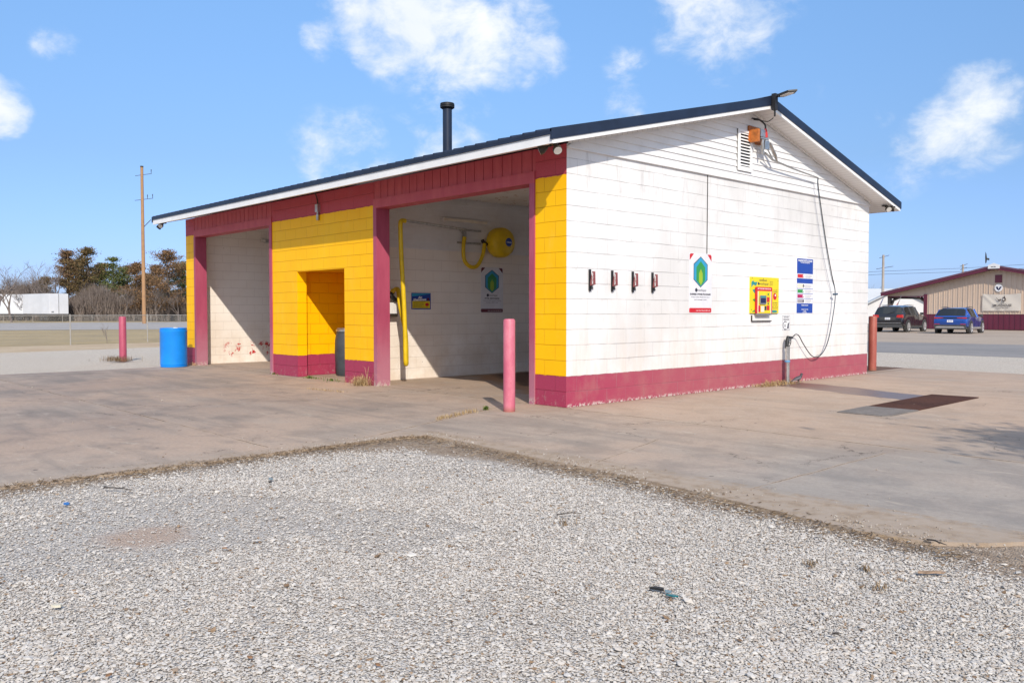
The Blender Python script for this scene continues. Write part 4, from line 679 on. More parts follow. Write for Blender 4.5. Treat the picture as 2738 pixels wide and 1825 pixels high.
ofs = np.cumsum([0]+[len(z_[0]) for z_ in ZN]); V_ = np.concatenate([z_[0] for z_ in ZN]); F_2 = np.concatenate([z_[1]+o_ for z_, o_ in zip(ZN, ofs)])
tag(np_mesh('gravel_stones', V_, F_2, 'stone'), kind='stuff')
# loose stones scattered over the slab edge and dry litter along the soil line
def blades(x, y, z, n, h, spread, w, droop=.5, lean=(0, 0)):
    N_ = n; a = rng.uniform(0, 2*math.pi, N_); r = np.abs(rng.normal(0, spread, N_)); bx_ = x+np.cos(a)*r; by_ = y+np.sin(a)*r; hh = h*rng.uniform(.45, 1.1, N_); b = rng.uniform(0, 2*math.pi, N_); k = rng.uniform(.1, 1, N_)*droop
    dx, dy = np.cos(b)*k*hh+lean[0]*hh, np.sin(b)*k*hh+lean[1]*hh; px, py = -np.sin(b)*w/2, np.cos(b)*w/2
    P = np.stack([np.stack([bx_-px, by_-py, np.full(N_, z)], 1), np.stack([bx_+px, by_+py, np.full(N_, z)], 1), np.stack([bx_+dx*.4+px*.7, by_+dy*.4+py*.7, z+hh*.62], 1), np.stack([bx_+dx*.4-px*.7, by_+dy*.4-py*.7, z+hh*.62], 1), np.stack([bx_+dx, by_+dy, z+hh*(.95-.55*k)], 1)], 1)
    f = np.array([(0,1,2),(0,2,3),(3,2,4)])[None]+(np.arange(N_)*5)[:, None, None]; return P.reshape(-1, 3), f.reshape(-1, 3)
M['straw'] = island_mat('dry_straw', [(0, (.20, .12, .05)), (.4, (.42, .29, .14)), (1, (.62, .48, .28))]); M['weed'] = island_mat('green_weed', [(0, (.05, .10, .02)), (.6, (.12, .18, .04)), (1, (.30, .27, .10))]); M['litter'] = island_mat('dead_litter', [(0, (.07, .045, .025)), (.5, (.20, .135, .08)), (1, (.36, .27, .17))])
M['pinkgrass'] = island_mat('pinkish_dry_stems', [(0, (.33, .17, .10)), (.5, (.55, .36, .22)), (1, (.70, .50, .34))])
def tuft(name, spots, mat, label, group=None):
    Vs, Fs, o = [], [], 0; cx, cy = spots[0][0], spots[0][1]
    for s_ in spots:
        v, f = blades(*s_); v[:, 0] -= cx; v[:, 1] -= cy; Vs.append(v); Fs.append(f+o); o += len(v)
    ob = np_mesh(name, np.concatenate(Vs), np.concatenate(Fs), mat); ob.location = (cx, cy, 0); return tag(ob, label, 'weeds', group)
gA = on(965, 1030); gB = on(2045, 1027)
tuft('grass_tuft', [(gA[0], gA[1], 0, 170, .25, .075, .007, 1.9), (gA[0]+.05, gA[1], 0, 60, .16, .11, .006, 1.9), (gA[0]+.18, gA[1]+.02, 0, 7, .48, .03, .006, 1.3), (gA[0]-.38, gA[1]+.1, 0, 30, .10, .07, .005, 1.2)], 'straw', 'drooping tan grass clump at the foot of the yellow pier and maroon jamb')
tuft('grass_tuft', [(.09+.05*(k % 3), 4.5+k*.125, 0, 26+int(50*math.sin(k*1.9)**2), .07+.10*math.sin(k*.37+.2)*abs(math.sin(k*2.3+1)), .06, .006, 1.4) for k in range(10)]+[(.10, 5.62, 0, 40, .13, .05, .005, .7), (.12, 5.85, 0, 30, .10, .05, .005, .7)], 'straw', 'strip of dry straw grass along the maroon base beside the wand holder')
tuft('grass_tuft', [(-14.93+dx, -.7+dy, 0, 70, .20, .16, .008, 1.1) for dx, dy in ((0, -.1), (.18, -.12), (-.2, -.15), (.3, .05))], 'litter', 'brown dry weeds round the foot of the left maroon bollard')
tuft('grass_tuft', [(-.32+k*.035*(-1), -1.6+k*.09, 0, 26, .07, .04, .005, 1.2) for k in range(-4, 6)], 'straw', 'low straw tuft growing from the slab joint in front of the near bollard')
p_ = on(800+1680/3.361, 940+522/3.361); tuft('weed_tuft', [(p_[0], p_[1], 0, 34, .09, .02, .012, 1.4)], 'weed', 'small green weed in the slab beside the pink bollard')
for (u, v, n, lb) in ((800+85/3.361, 940+238/3.361, 60, 'green weed at the foot of the yellow wall left of the recess'), (800+285/3.361, 940+262/3.361, 40, 'small green weed in front of the open yellow recess'), (380+1000/2.8, 500+1400/2.8, 46, 'green weed at the left corner of the yellow wall')):
    p_ = on(u, v); tuft('weed_tuft', [(p_[0], p_[1], 0, n, .07, .07, .012, 1.3), (p_[0]+.25, p_[1]+.02, 0, n//3, .05, .12, .01, 1.2)], 'weed', lb)
p_ = on(800+250/3.361, 940+352/3.361); tuft('grass_tuft', [(p_[0]+k*.09, p_[1]+k*.01, 0, 12, .05, .04, .005, 1.3) for k in range(-5, 5)], 'straw', 'flat dry grass tuft on the slab before the yellow recess')
p_ = on(498, 975); tuft('grass_tuft', [(-12.15+k*.1, -.06, 0, 14, .12, .04, .006, .9) for k in range(5)], 'pinkgrass', 'short dry stems at the far left corner of the building')
for u, v, lb in ((2165, 1512, 'dark dry weed sprig in the gravel, leftmost of the pair near the slab edge'), (2318, 1527, 'dark dry weed sprig in the gravel right of its neighbour'), (2352, 1575, 'dark weed sprig lying in gravel below the bark piece'), (1512, 1402, 'tiny yellowish weed sprig on open gravel')):
    p_ = on(u, v, 2, -.01); tuft('weed_sprig', [(p_[0], p_[1], -.01, 22, .045, .035, .005, 1.6)], 'litter', lb)
def litter():
    xs, ys = [], []
    n = 9000; x = rng.uniform(.5, 8.5, n); y = rng.uniform(-9, -2.5, n); d = soil_d(x, y); keep = (d > -.06) & (rng.random(n) < np.exp(-np.clip(d, 0, 9)/.22)*1.0+.045*(snoise(x, y, 3, 9) > .2)); x, y = x[keep], y[keep]
    # the long left edge gets extra
    m = 2600; x2 = .62+np.abs(rng.normal(0, .16, m)); y2 = rng.uniform(-8, -2.9, m); x = np.concatenate([x, x2]); y = np.concatenate([y, y2]); m = 1800; x3 = rng.uniform(.7, 6, m); y3 = -2.78-.085*x3+.0-np.abs(rng.normal(0, .13, m)); x = np.concatenate([x, x3]); y = np.concatenate([y, y3])
    n = len(x); a = rng.uniform(0, math.pi*2, n); l = rng.uniform(.006, .035, n); w = rng.uniform(.0015, .005, n); dx, dy = np.cos(a)*l, np.sin(a)*l; px, py = -np.sin(a)*w, np.cos(a)*w; z = -.006+rng.uniform(0, .014, n)
    P = np.stack([np.stack([x-dx, y-dy, z], 1), np.stack([x+px, y+py, z+.004], 1), np.stack([x+dx, y+dy, z+rng.uniform(0, .012, n)], 1), np.stack([x-px, y-py, z+.001], 1)], 1).reshape(-1, 3)
    F3 = np.array([(0, 1, 2, 3)])[None]+(np.arange(n)*4)[:, None, None]; tag(np_mesh('leaf_litter', P, F3.reshape(-1, 4), 'litter'), kind='stuff')
litter()
M['grit'] = island_mat('dusty_grit', [(0, (.20, .15, .11)), (.4, (.36, .31, .26)), (1, (.52, .48, .43))])
def slab_grit():
    n = 2600; x = rng.uniform(-8, 9, n); y = rng.uniform(-7, 5, n); m = 1300; ye = rng.uniform(-9, -2.8, m); xe = .64-rng.exponential(.14, m); x2 = rng.uniform(.6, 6.2, m); y2 = -2.72-.085*x2+rng.exponential(.10, m); ke = snoise(xe, ye, 5, 60) > -.1; k2 = snoise(x2, y2, 5, 61) > -.1; x = np.concatenate([x, xe[ke], x2[k2]]); y = np.concatenate([y, ye[ke], y2[k2]]); n = len(x); k = (rng.random(n) < .10+.9*np.exp(-np.abs(soil_d(x, y))/.5)) & ~((x > .62) & (y < -3.2)) & ~((x < .05) & (y > -.05)); x, y = x[k], y[k]; n = len(x)
    s = .0048*np.exp(rng.normal(0, .4, n)); v = np.einsum('nij,nkj->nki', rand_rot(n), OCT[None]*(1+rng.uniform(-.2, .2, (n, 6, 1))))*s[:, None, None]; v += np.stack([x, y, s*.5], 1)[:, None, :]
    tag(np_mesh('loose_grit', v.reshape(-1, 3), (OCF[None]+(np.arange(n)*6)[:, None, None]).reshape(-1, 3), 'grit'), kind='stuff')
slab_grit()
# litter one can point at
def bit(name, u, v, pts, h, mat, label, cat, rz=0):
    p = on(u, v, 2, 0.); mb = MB(); sc_ = .62; mb.poly([(a*sc_, b*sc_, 0) for a, b in pts], (0, 0, h*.5)); o = mb.build(name, [mat]); o.location = (p[0], p[1], .0); o.rotation_euler = (0, 0, rz); return tag(o, label, cat)
def stick(u0, v0, u1, v1, r, label, mat='litter'):
    a, b = on(u0, v0), on(u1, v1); a[2] = b[2] = .012; c = (a+b)/2; pts = [a-c, (a-c)*.4+np.array([.008, .01, .004]), (b-c)*.35+np.array([-.01, -.006, .006]), b-c]; mb = MB(); mb.tube(pts, [r, r*.8, r*.7, r*.3], 6); o = mb.build('stick', [mat]); o.location = c; return tag(o, label, 'stick')
M['twig'] = flat('dark_twig', (.05, .04, .035), .8); M['teal'] = flat('teal_plastic', (.01, .14, .16), .35); M['bark'] = flat('bark_piece', (.33, .22, .14), .9, var=.3, scale=40); M['capb'] = flat('blue_cap', (.02, .13, .40), .3); M['slate'] = flat('slate_blue_plastic', (.16, .24, .28), .4)
stick(278, 1307, 358, 1314, .006, 'dark forked stick lying on gravel at the left', 'twig'); stick(1488, 1380, 1556, 1376, .004, 'thin straight grey stick on gravel near the middle', 'twig'); stick(2478, 1447, 2532, 1462, .006, 'thin dark stick on the soil at the right slab edge', 'twig'); stick(2225, 1700, 2250, 1707, .005, 'short dark stick in the right foreground gravel', 'twig')
bit('bottle_cap', 178, 1347, [(.0, -.03), (.035, -.02), (.045, .01), (.01, .03), (-.035, .02), (-.04, -.012)], .018, 'capb', 'crumpled blue plastic cap on gravel at far left', 'litter')
bit('plastic_scrap', 724, 1280, [(-.05, 0), (0, -.028), (.055, 0), (.02, .022)], .014, 'slate', 'slate blue plastic scrap on the gravel', 'litter'); bit('plastic_chip', 722, 1289, [(-.018, -.012), (.02, -.012), (.02, .014), (-.018, .014)], .016, 'black', 'small square black chip below the slate blue scrap', 'litter')
bit('plastic_shard', 1757, 1575, [(-.055, -.01), (-.01, .03), (.045, .018), (.055, -.02), (.0, -.012)], .02, 'black', 'black plastic shard lying in the gravel beside teal pieces', 'litter', .4); bit('plastic_shard', 1786, 1582, [(-.03, .012), (.02, .022), (.028, -.012), (-.012, -.02)], .014, 'slate', 'pale blue broken shard between the black and teal pieces', 'litter', .2); bit('plastic_shard', 1798, 1592, [(-.045, -.006), (.01, .016), (.045, 0), (.02, -.02)], .012, 'teal', 'teal plastic shard, lowest of the broken pieces', 'litter', .3)
bit('bark_piece', 2490, 1530, [(-.11, -.02), (-.04, -.03), (.02, -.012), (.08, -.025), (.11, .005), (.06, .03), (-.02, .022), (-.09, .02)], .012, 'bark', 'flat tan piece of bark on the right gravel', 'bark', .75)
bit('stone', 152, 1621, [(-.035, -.012), (.0, -.022), (.034, -.01), (.03, .012), (0, .02), (-.03, .012)], .02, flat('cream_stone', (.62, .57, .45), .7), 'large flat cream stone lying in the left gravel', 'stone', .75)
for u, v, lb in ((600, 1465, 'curled brown leaf on gravel left of middle'), (668, 1757, 'brown leaf in the bottom gravel, the larger one'), (290, 1805, 'brown leaf in the lower left corner gravel'), (1010, 1777, 'dark brown leaf at the bottom centre of the gravel')):
    bit('leaf', u, v, [(-.02, 0), (-.004, .011), (.016, .007), (.022, -.004), (.0, -.010)], .012, flat('brown_leaf', (.26, .14, .07), .8, var=.3, scale=50), lb, 'leaf', random.random()*3)
# bird
e = empty('bird', (.20, 5.72, 0), 'small dark bird standing by the wand holder at the maroon base', 'bird', rz=math.radians(60))
mb = MB(); mb.tube([(-.155, 0, .03), (-.11, 0, .055), (-.07, 0, .075), (-.02, 0, .088), (.02, 0, .10), (.045, 0, .125), (.052, 0, .145), (.06, 0, .165), (.065, 0, .178)], [.006, .012, .026, .036, .035, .024, .021, .022, .008], 12)
for sy in (-.014, .014): mb.tube([(.0, sy, .07), (.005, sy, .03), (.0, sy, .004), (.02, sy, .002)], [.008, .004, .003, .003], 6)
mb.build('body', [flat('dark_feathers', (.06, .055, .065), .7, var=.4, scale=60)], e, True); mb = MB(); mb.tube([(.055, 0, .163), (.098, 0, .156)], [.007, .001], 6); mb.build('beak', ['black'], e, True)
mb = MB(); mb.tube([(.03, -.028, .10), (-.05, -.034, .075), (-.13, -.012, .045)], [.012, .014, .003], 6); mb.tube([(.03, .028, .10), (-.05, .034, .075), (-.13, .012, .045)], [.012, .014, .003], 6); mb.build('wing', [flat('grey_feathers', (.16, .15, .17), .7)], e, True)
# ------------------------------------------------------------------ far left: fence, highway, pole, trailers, trees
def fence(P, Q, n, h, cell, wr, label):
    P = Vector((*P[:2], 0)); Q = Vector((*Q[:2], 0)); Lg = (Q-P).length; d = (Q-P).normalized(); e = empty('chain_link_fence', P, label, 'fence')
    mb = MB(); nn = Vector((-d.y, d.x, 0)); m = int((Lg+h)/cell)
    for k in range(m):
        for sg in (1, -1):
            s0 = k*cell-(h if sg == 1 else 0); a, z0, b, z1 = s0, .05, s0+sg*h, h
            if sg == -1: a, b = s0+h*0+0, s0-h
            lo, hi = 0, Lg
            def clip(sv): return (sv-a)/(b-a)
            t0, t1 = 0., 1.
            if min(a, b) < lo: t = clip(lo); (t0, t1) = (t, 1.) if a < b else (0., t)
            if max(a, b) > hi: t = clip(hi); (t0, t1) = (t0, t) if a < b else (t, t1)
            if t1-t0 < .05: continue
            A = d*(a+(b-a)*t0)+Vector((0, 0, z0+(z1-z0)*t0)); B = d*(a+(b-a)*t1)+Vector((0, 0, z0+(z1-z0)*t1)); w = Vector((0, 0, wr)); mb.add([A-w, B-w, B+w, A+w], [(0,1,2,3)])
    mb.build('wire_mesh', [flat('dull_fence_wire', (.34, .32, .29), .7)], e); mb = MB(); mb.tube([(0, 0, h), tuple(d*Lg+Vector((0, 0, h)))], .014, 6); mb.build('top_rail', [flat('dull_fence_wire', (.34, .32, .29), .7)], e)
    for k in range(n+1):
        q = d*(Lg*k/n); mb = MB(); mb.tube([(q.x, q.y, -.1), (q.x, q.y, h+.05)], .026, 8); mb.build('post', [flat('dull_fence_wire', (.34, .32, .29), .7)], e, True)
    return e
f0, f1 = on(455/2.4115, 400+1250/2.412), on(952/2.4115, 400+1230/2.412); dv = f1-f0
fence(f0-dv*2, f0+dv*3, 5, 1.10, .075, .0022, 'galvanised chain link fence between the gravel lot and the highway')
g0 = at(-150, 859, 105); g1 = at(560, 859, 106); fence(g0, g1, 9, .80, .16, .006, 'low chain link fence beyond the highway in front of the trailers')
M['polew'] = ground_m('weathered_pole', (.42, .24, .12), (.35, .21, .12), (.24, .15, .10), .8, 3, (1, 1, .3))
def upole(p, h, r0, r1, arms, label, mat='polew', yaw=.6):
    e = empty('utility_pole', (p[0], p[1], 0), label, 'utility pole'); mb = MB(); mb.tube([(0, 0, -.2), (0, 0, h*.5), (0, 0, h)], [r0, (r0+r1)/2, r1], 12); mb.build('pole', [mat], e, True)
    for z, l, pins in arms:
        d = Vector((math.cos(yaw), math.sin(yaw), 0)); mb = MB(); mb.tube([tuple(-d*l*.8+Vector((0, 0, z))), tuple(d*l*1.15+Vector((0, 0, z+.3)))], .028, 5); a = mb.build('crossarm', ['twig'], e)
        for q in pins: mb = MB(); c = d*l*q; zz = z+(q+.8)/1.95*.3; mb.tube([(c.x, c.y, zz), (c.x, c.y, zz+.45)], [.02, .05], 6); mb.build('insulator', ['darkm'], a)
    return e
pp = on(930/2.4115, 400+1118/2.412)
pe = upole(pp, 16.85, .21, .145, ((15.9, .85, (1.1,)), (13.25, .95, (.55, 1.1))), 'tall tan wooden utility pole beside the highway', yaw=YAW+.25)
mb = MB(); mb.tube([(0, 0, 10.3), (.9*math.cos(YAW), .9*math.sin(YAW), 11.2)], .04, 6); mb.build('side_bracket', ['twig'], pe)
mb = MB(); mb.tube([(0, 0, 16.85), (0, 0, 16.98)], .17, 10); mb.build('cap', ['darkm'], pe)
# trailers
M['trw'] = flat('trailer_white', (.66, .68, .72), .4, var=.06, scale=.6)
def trailer(p, dirn, L_, label):
    e = empty('box_trailer', (p[0], p[1], 0), label, 'trailer', 'white box trailers across the highway', rz=math.atan2(dirn[1], dirn[0])); mb = MB(); mb.box((0, 0, .95), (L_, 2.5, 3.65))
    k = .4
    while k < L_: mb.box((k, -.015, 1.0), (k+.04, 0, 3.6)); k += .6
    mb.build('box_body', ['trw'], e); mb = MB(); mb.box((-.02, .05, .80), (L_, 2.45, .95)); mb.build('frame_rail', ['darkm'], e)
    mb = MB(); mb.box((-.03, 1.22, 1.0), (0, 1.28, 3.6)); mb.box((-.04, 1.9, 1.15), (-.0, 2.2, 1.3)); mb.build('rear_doors', ['galv'], e)
    for x in (1.2, 2.4):
        for y in (.2, 2.3): mb = MB(); mb.lathe([(.48, -.15), (.5, -.1), (.5, .1), (.48, .15)], 20, 0, Matrix.Translation((x, y, .5)) @ Matrix.Rotation(math.pi/2, 4, 'X')); mb.build('wheel', ['black'], e, True)
def gp(u, depth): q = at(u, 845, depth); return q
t2 = gp(320/2.4115, 114); dR = Vector((Rd[0], Rd[1], 0)); dF = Vector((Fd[0], Fd[1], 0)).normalized()
trailer((t2[0]+dR.x*2.55+.0, t2[1]+dR.y*2.55, 0), tuple((-dR*.62+dF*.78)), 9.5, 'white box trailer with end doors facing the road, right of its neighbour') if False else None
def trailer_at(u, depth, ang, L_, label):
    q = gp(u, depth); a = YAW+ang; trailer((q[0], q[1], 0), (math.cos(a), math.sin(a)), L_, label)
trailer_at(442/2.4115, 114, math.radians(180-62+0), 6.0, 'white box trailer standing right of the other across the highway') if False else None
# local x runs away from the end doors; doors face the camera side
def trailer2(u, depth, away, L_, label):
    q = gp(u, depth); v = (dF*math.cos(away)-dR*math.sin(away)); trailer((q[0], q[1], 0), (v.x, v.y), L_, label)
trailer2(442/2.4115, 113, math.radians(52), 8., 'white box trailer right of its neighbour across the highway'); trailer2(240/2.4115, 119, math.radians(92), 14., 'white box trailer behind bare branches at the far left')
# trees
M['bark_g'] = flat('grey_bark', (.16, .13, .115), .95, var=.25, scale=3); M['bark_d'] = flat('dark_bark', (.09, .07, .06), .95)
def leafm(n, a, b, c): M[n] = island_mat(n, [(0, a), (.45, b), (1, c)], .9)
leafm('cedar_rust', (.08, .06, .035), (.19, .115, .06), (.29, .17, .09)); leafm('cedar_mix', (.05, .055, .025), (.14, .10, .045), (.23, .15, .07)); leafm('cedar_green', (.04, .065, .02), (.10, .13, .04), (.20, .20, .07)); leafm('brush', (.07, .055, .05), (.15, .12, .105), (.25, .21, .185))
def cedar(u, depth, h, w, mat, label, seed, lean=0.):
    r = np.random.default_rng(seed); q = u if isinstance(u, tuple) else gp(u, depth); e = empty('cedar_tree', (q[0], q[1], 0), label, 'tree', 'trees beyond the highway'); mb = MB()
    mb.tube([(0, 0, -.2), (lean*.4, 0, h*.5), (lean, 0, h*.96)], [h*.022, h*.014, .02], 7); tr = mb.build('trunk', ['bark_d'], e); bm_ = MB(); C_ = []
    nb = 74
    gap = r.uniform(0, 6.28, 5); gz_ = r.uniform(.25, .9, 5)
    for i in range(nb):
        t = .16+.84*(i/nb)**.9; z = h*t; prof = (1-(max(t-.35, 0)/.65)**1.5)*(.55+.45*min(1, t/.4)); a = r.uniform(0, 6.283); l = 1.22*w*prof*r.uniform(.4, 1.2); up = r.uniform(.05, .8)*l
        l *= (.85+.3*abs(math.sin(t*13+seed)))
        if any(abs((a-g_+3.14)%6.28-3.14) < .9 and abs(t-z_) < .09 for g_, z_ in zip(gap, gz_)): continue
        bx0 = lean*t; b = np.array([bx0+math.cos(a)*l, math.sin(a)*l, z+up]); bm_.tube([(bx0, 0, z), tuple((np.array([bx0, 0, z])+b)/2+np.array([0, 0, -.1])), tuple(b)], [.045, .03, .01], 4)
        for k in range(5):
            s = (k+1)/5; c = np.array([bx0, 0, z])*(1-s)+b*s; C_.append((c, .16+.34*r.random(), int(18+34*s)))
    C_ += [(np.array([lean, 0, h*.97]), .22, 30)]*2
    bm_.build('limbs', ['bark_d'], e); P = []
    for c, s, n in C_: P.append(c+r.normal(0, 1, (n, 3))*np.array([s*1.2, s*1.2, s*.42]))
    P = np.concatenate(P); n = len(P); R_ = rand_rot(n); tri = np.array([(-.5, 0, 0), (.5, 0, 0), (0, .9, .1)])*.135*(h/9)**.5; v = np.einsum('nij,kj->nki', R_, tri)*r.uniform(.6, 1.5, (n, 1, 1))+P[:, None, :]
    o = np_mesh('crown', v.reshape(-1, 3), np.arange(n*3).reshape(-1, 3), mat); o.parent = e; return e
def bare(pos, h, w, label, seed, mat='bark_g', levels=5, group='trees beyond the highway', twig=1., name='bare_tree'):
    r = np.random.default_rng(seed); e = empty(name, (pos[0], pos[1], 0), label, 'tree', group); mb = MB(); tw = MB()
    def grow(p, d, l, rad, lv):
        n = 3; pts = [p]; dd = d
        for k in range(n): dd = (dd+Vector(r.normal(0, .13, 3))+Vector((0, 0, .05))).normalized(); pts.append(pts[-1]+dd*l/n)
        (mb if lv >= levels-1 else tw).tube(pts, [rad, rad*.85, rad*.7, rad*.5], 6 if lv >= levels-1 else 3, cap=False)
        if lv == 0: return
        m = 3 if lv > 1 else 4
        for k in range(m+(lv == levels)):
            f = r.uniform(.35, 1.); i = min(int(f*n), n-1); q = pts[i]+(pts[i+1]-pts[i])*(f*n-i); a = r.uniform(0, 6.283); s = r.uniform(.45, .95)
            nd = (dd+Vector((math.cos(a)*s*w, math.sin(a)*s*w, r.uniform(-.1, .3)))).normalized(); grow(q, nd, l*r.uniform(.55, .8), rad*.52, lv-1)
    grow(Vector((0, 0, -.1)), Vector((0, 0, 1)), h*.36, h*.019*twig, levels); mb.build('trunk', [mat], e); tw.build('crown', [mat], e); return e
Z = 2.4115
cedar(440/Z, 124, 10.2, 1.8, 'cedar_rust', 'narrow rusty brown cedar left of the widest cedar', 11); cedar(572/Z, 122, 10.4, 3.1, 'cedar_mix', 'widest brown green cedar rising left of the green one', 12)
cedar(735/Z, 122, 9.0, 2.2, 'cedar_green', 'green cedar with layered limbs in the middle of the treeline', 13); cedar(885/Z, 116, 7.9, 2.0, 'cedar_rust', 'low rusty cedar directly left of the tall utility pole', 14)
cedar(1085/Z, 112, 9.3, 3.3, 'cedar_rust', 'big rust brown cedar right of the utility pole', 15); cedar(1185/Z, 118, 8.0, 2.0, 'cedar_green', 'dark cedar at the right end of the treeline against the building', 16)
cedar(300/Z, 128, 6.4, 1.8, 'cedar_mix', 'short brown cedar behind the gap between the white trailers', 17); cedar(960/Z, 119, 6.5, 2.2, 'cedar_mix', 'small dark cedar hidden behind the utility pole', 18)
for u, dp, h, w_, mt, lb, sd in ((505, 127, 9.0, 2.3, 'cedar_rust', 'brown cedar filling the gap between narrow and widest cedars', 71), (655, 127, 8.4, 2.4, 'cedar_mix', 'brown cedar directly left of the green one', 72), (825, 127, 8.0, 2.5, 'cedar_mix', 'brown green cedar between the green one and low rusty one', 73), (1010, 127, 8.2, 2.5, 'cedar_rust', 'rusty cedar behind the tall utility pole', 74)): cedar(u/Z, dp, h, w_, mt, lb, sd)
for u, dp, h, lb, sd in ((-40, 96, 9.3, 'bare grey tree at the left edge of the photo', 21), (75, 104, 8.6, 'broad bare tree with twigs over the left trailer', 22), (262, 116, 10.0, 'tall bare tree between the trailers and the cedars', 23), (352, 119, 9.8, 'slender bare tree just left of the narrow cedar', 24), (170, 117, 6.6, 'small bare tree with bent trunk behind the left trailer', 25), (640, 110, 5.6, 'low spreading bare tree in front of the widest cedar', 26), (800, 111, 5.4, 'low bare tree below the green cedar', 27), (1010, 110, 5.8, 'low bare tree right of the utility pole', 28), (1150, 111, 5.2, 'low bare tree in front of the right cedar', 29), (510, 112, 5.2, 'thin bare tree right of the white trailers', 30)):
    q = gp(u/Z if u > 0 else u/Z, dp); bare(q, h, .95, lb, sd)
def brush():
    r = np.random.default_rng(5); n = 26000; s = r.uniform(-60, 1260, n)/Z; dp = np.where(s < 262/Z, 128, 117)+r.uniform(-2, 6, n); P = np.array([at(a, 845, b) for a, b in zip(s, dp)]); h = np.where(s < 262/Z, 5.0, 3.1)+1.6*snoise(s, s*0, .05, 3)+r.random(n)*1.8; a = r.uniform(0, 6.28, n); w = .035
    bx_ = P[:, 0]; by_ = P[:, 1]; l = h*.35*r.random(n); z0 = r.uniform(0, .6, n)*h*.6
    v = np.stack([np.stack([bx_-w, by_-w, z0-.2], 1), np.stack([bx_+w, by_+w, z0-.2], 1), np.stack([bx_+np.cos(a)*l, by_+np.sin(a)*l, np.minimum(z0+h*.6, h+.5)], 1)], 1); o = np_mesh('brush', v.reshape(-1, 3), np.arange(n*3).reshape(-1, 3), 'brush'); tag(o, kind='stuff')
brush()
sap = on(690/2.4115, 400+1237/2.412); bare(sap, 1.25, .8, 'knee high bare sapling by the chain link fence', 41, 'bark_g', 3, None, .55, 'sapling')
# tree out of frame at right whose shadow reaches the slab
cedar((12.45, -3.1), 0, 6.0, .85, 'cedar_green', 'young cedar standing out of frame at right that shades the slab', 52)
# ------------------------------------------------------------------ across the street: smokehouse, cars, poles
A_ = Vector((-17.34, 57.3, 0)); U_ = Vector((.990, -.141, 0)).normalized(); Nn_ = Vector((U_.y, -U_.x, 0)); sh = empty('shop_building', A_, 'tan ribbed metal shop with maroon base, gable roof and open corner porch', 'shop')
sh.rotation_euler = (0, 0, math.atan2(U_.y, U_.x))     # local x along the gable wall, local -y towards the street
M['tan'] = flat('tan_metal', (.60, .47, .365), .5, var=.05, scale=.5); M['mar_m'] = flat('maroon_metal', (.13, .02, .045), .45, var=.08, scale=.7); M['grey_brown'] = flat('grey_brown_steel', (.14, .115, .10), .6)  # last one: plain dark grey-brown for left wall, posts, roof and gutter
RT = lambda u: 4.22-.2085*abs(u-5.17)
SW, SD = 13.3, 22.
def spart(mb, name, mats, par=None): return mb.build(name, mats, par or sh)
mb = MB(); mb.poly([(0, 0, 0), (SW, 0, 0), (SW, 0, RT(SW)), (5.17, 0, RT(5.17)), (0, 0, RT(0))], (0, .15, 0)); k = 0.
while k < SW-.05: mb.poly([(k, -.001, 1.08), (k+.045, -.001, 1.08), (k+.045, -.001, RT(k+.045)-.01), (k, -.001, RT(k)-.01)], (0, -.028, 0)); mb.box((k+.15, -.012, 1.08), (k+.17, 0, min(RT(k+.15), RT(k+.17))-.01)); k += .355
spart(mb, 'front_wall', ['tan']); mb = MB(); mb.poly([(-2.95, 0, 2.39), (-.001, 0, 2.39), (-.001, 0, RT(0)), (-2.95, 0, RT(-2.95))], (0, .15, 0)); spart(mb, 'porch_gable', ['tan'])
mb = MB(); mb.box((0, -.02, 0), (SW, -.001, 1.07)); k = 0.
while k < SW-.05: mb.box((k, -.045, 0), (k+.045, -.021, 1.06)); k += .355
spart(mb, 'wainscot', ['mar_m']); mb = MB(); mb.box((0, -.05, 1.075), (SW, -.03, 1.10)); spart(mb, 'trim_strip', ['tan'])
mb = MB(); mb.box((0, .15, 0), (.15, SD, RT(0))); spart(mb, 'left_wall', ['grey_brown']); mb = MB(); mb.box((SW-.15, .15, 0), (SW, SD, RT(SW))); spart(mb, 'right_wall', ['tan']); mb = MB(); mb.box((.15, SD-.15, 0), (SW-.15, SD, 2.3)); spart(mb, 'rear_wall', ['tan'])
mb = MB(); mb.box((-.06, -.05, 0), (.20, .0, 2.55)); spart(mb, 'door_casing', ['mar_m']); mb = MB(); mb.box((-2.95, -.04, 2.34), (-.07, .1, 2.42)); spart(mb, 'porch_header', ['mar_m'])
for i, yy in enumerate((0, 5.5, 11., 16.5, 21.8)):
    mb = MB(); mb.box((-2.95, yy, 0), (-2.72, yy+.22, 2.38)); spart(mb, 'porch_post', ['grey_brown'])
    for sg in (-1, 1):
        if yy+sg < 0: continue
        mb = MB(); mb.tube([(-2.83, yy+.1, 1.45), (-2.83, yy+.1+sg*.35, 2.05), (-2.83, yy+.1+sg*.95, 2.38)], [.09, .08, .09], 6); spart(mb, 'brace', ['grey_brown'])
mb = MB(); mb.tube([(-2.75, .1, 1.5), (-2.5, .1, 2.1), (-1.9, .1, 2.36)], .07, 6); spart(mb, 'brace', ['grey_brown']); mb = MB(); mb.box((-2.95, .2, 2.26), (-2.75, SD, 2.38)); spart(mb, 'porch_beam', ['grey_brown'])
mb = MB(); mb.tube([(-.12, .4, 1.3), (-.2, .4, 2.0), (-.75, .4, 2.36)], .08, 6); mb.box((-.2, .2, 0), (-.02, .5, 2.36)); spart(mb, 'inner_post', ['grey_brown'])
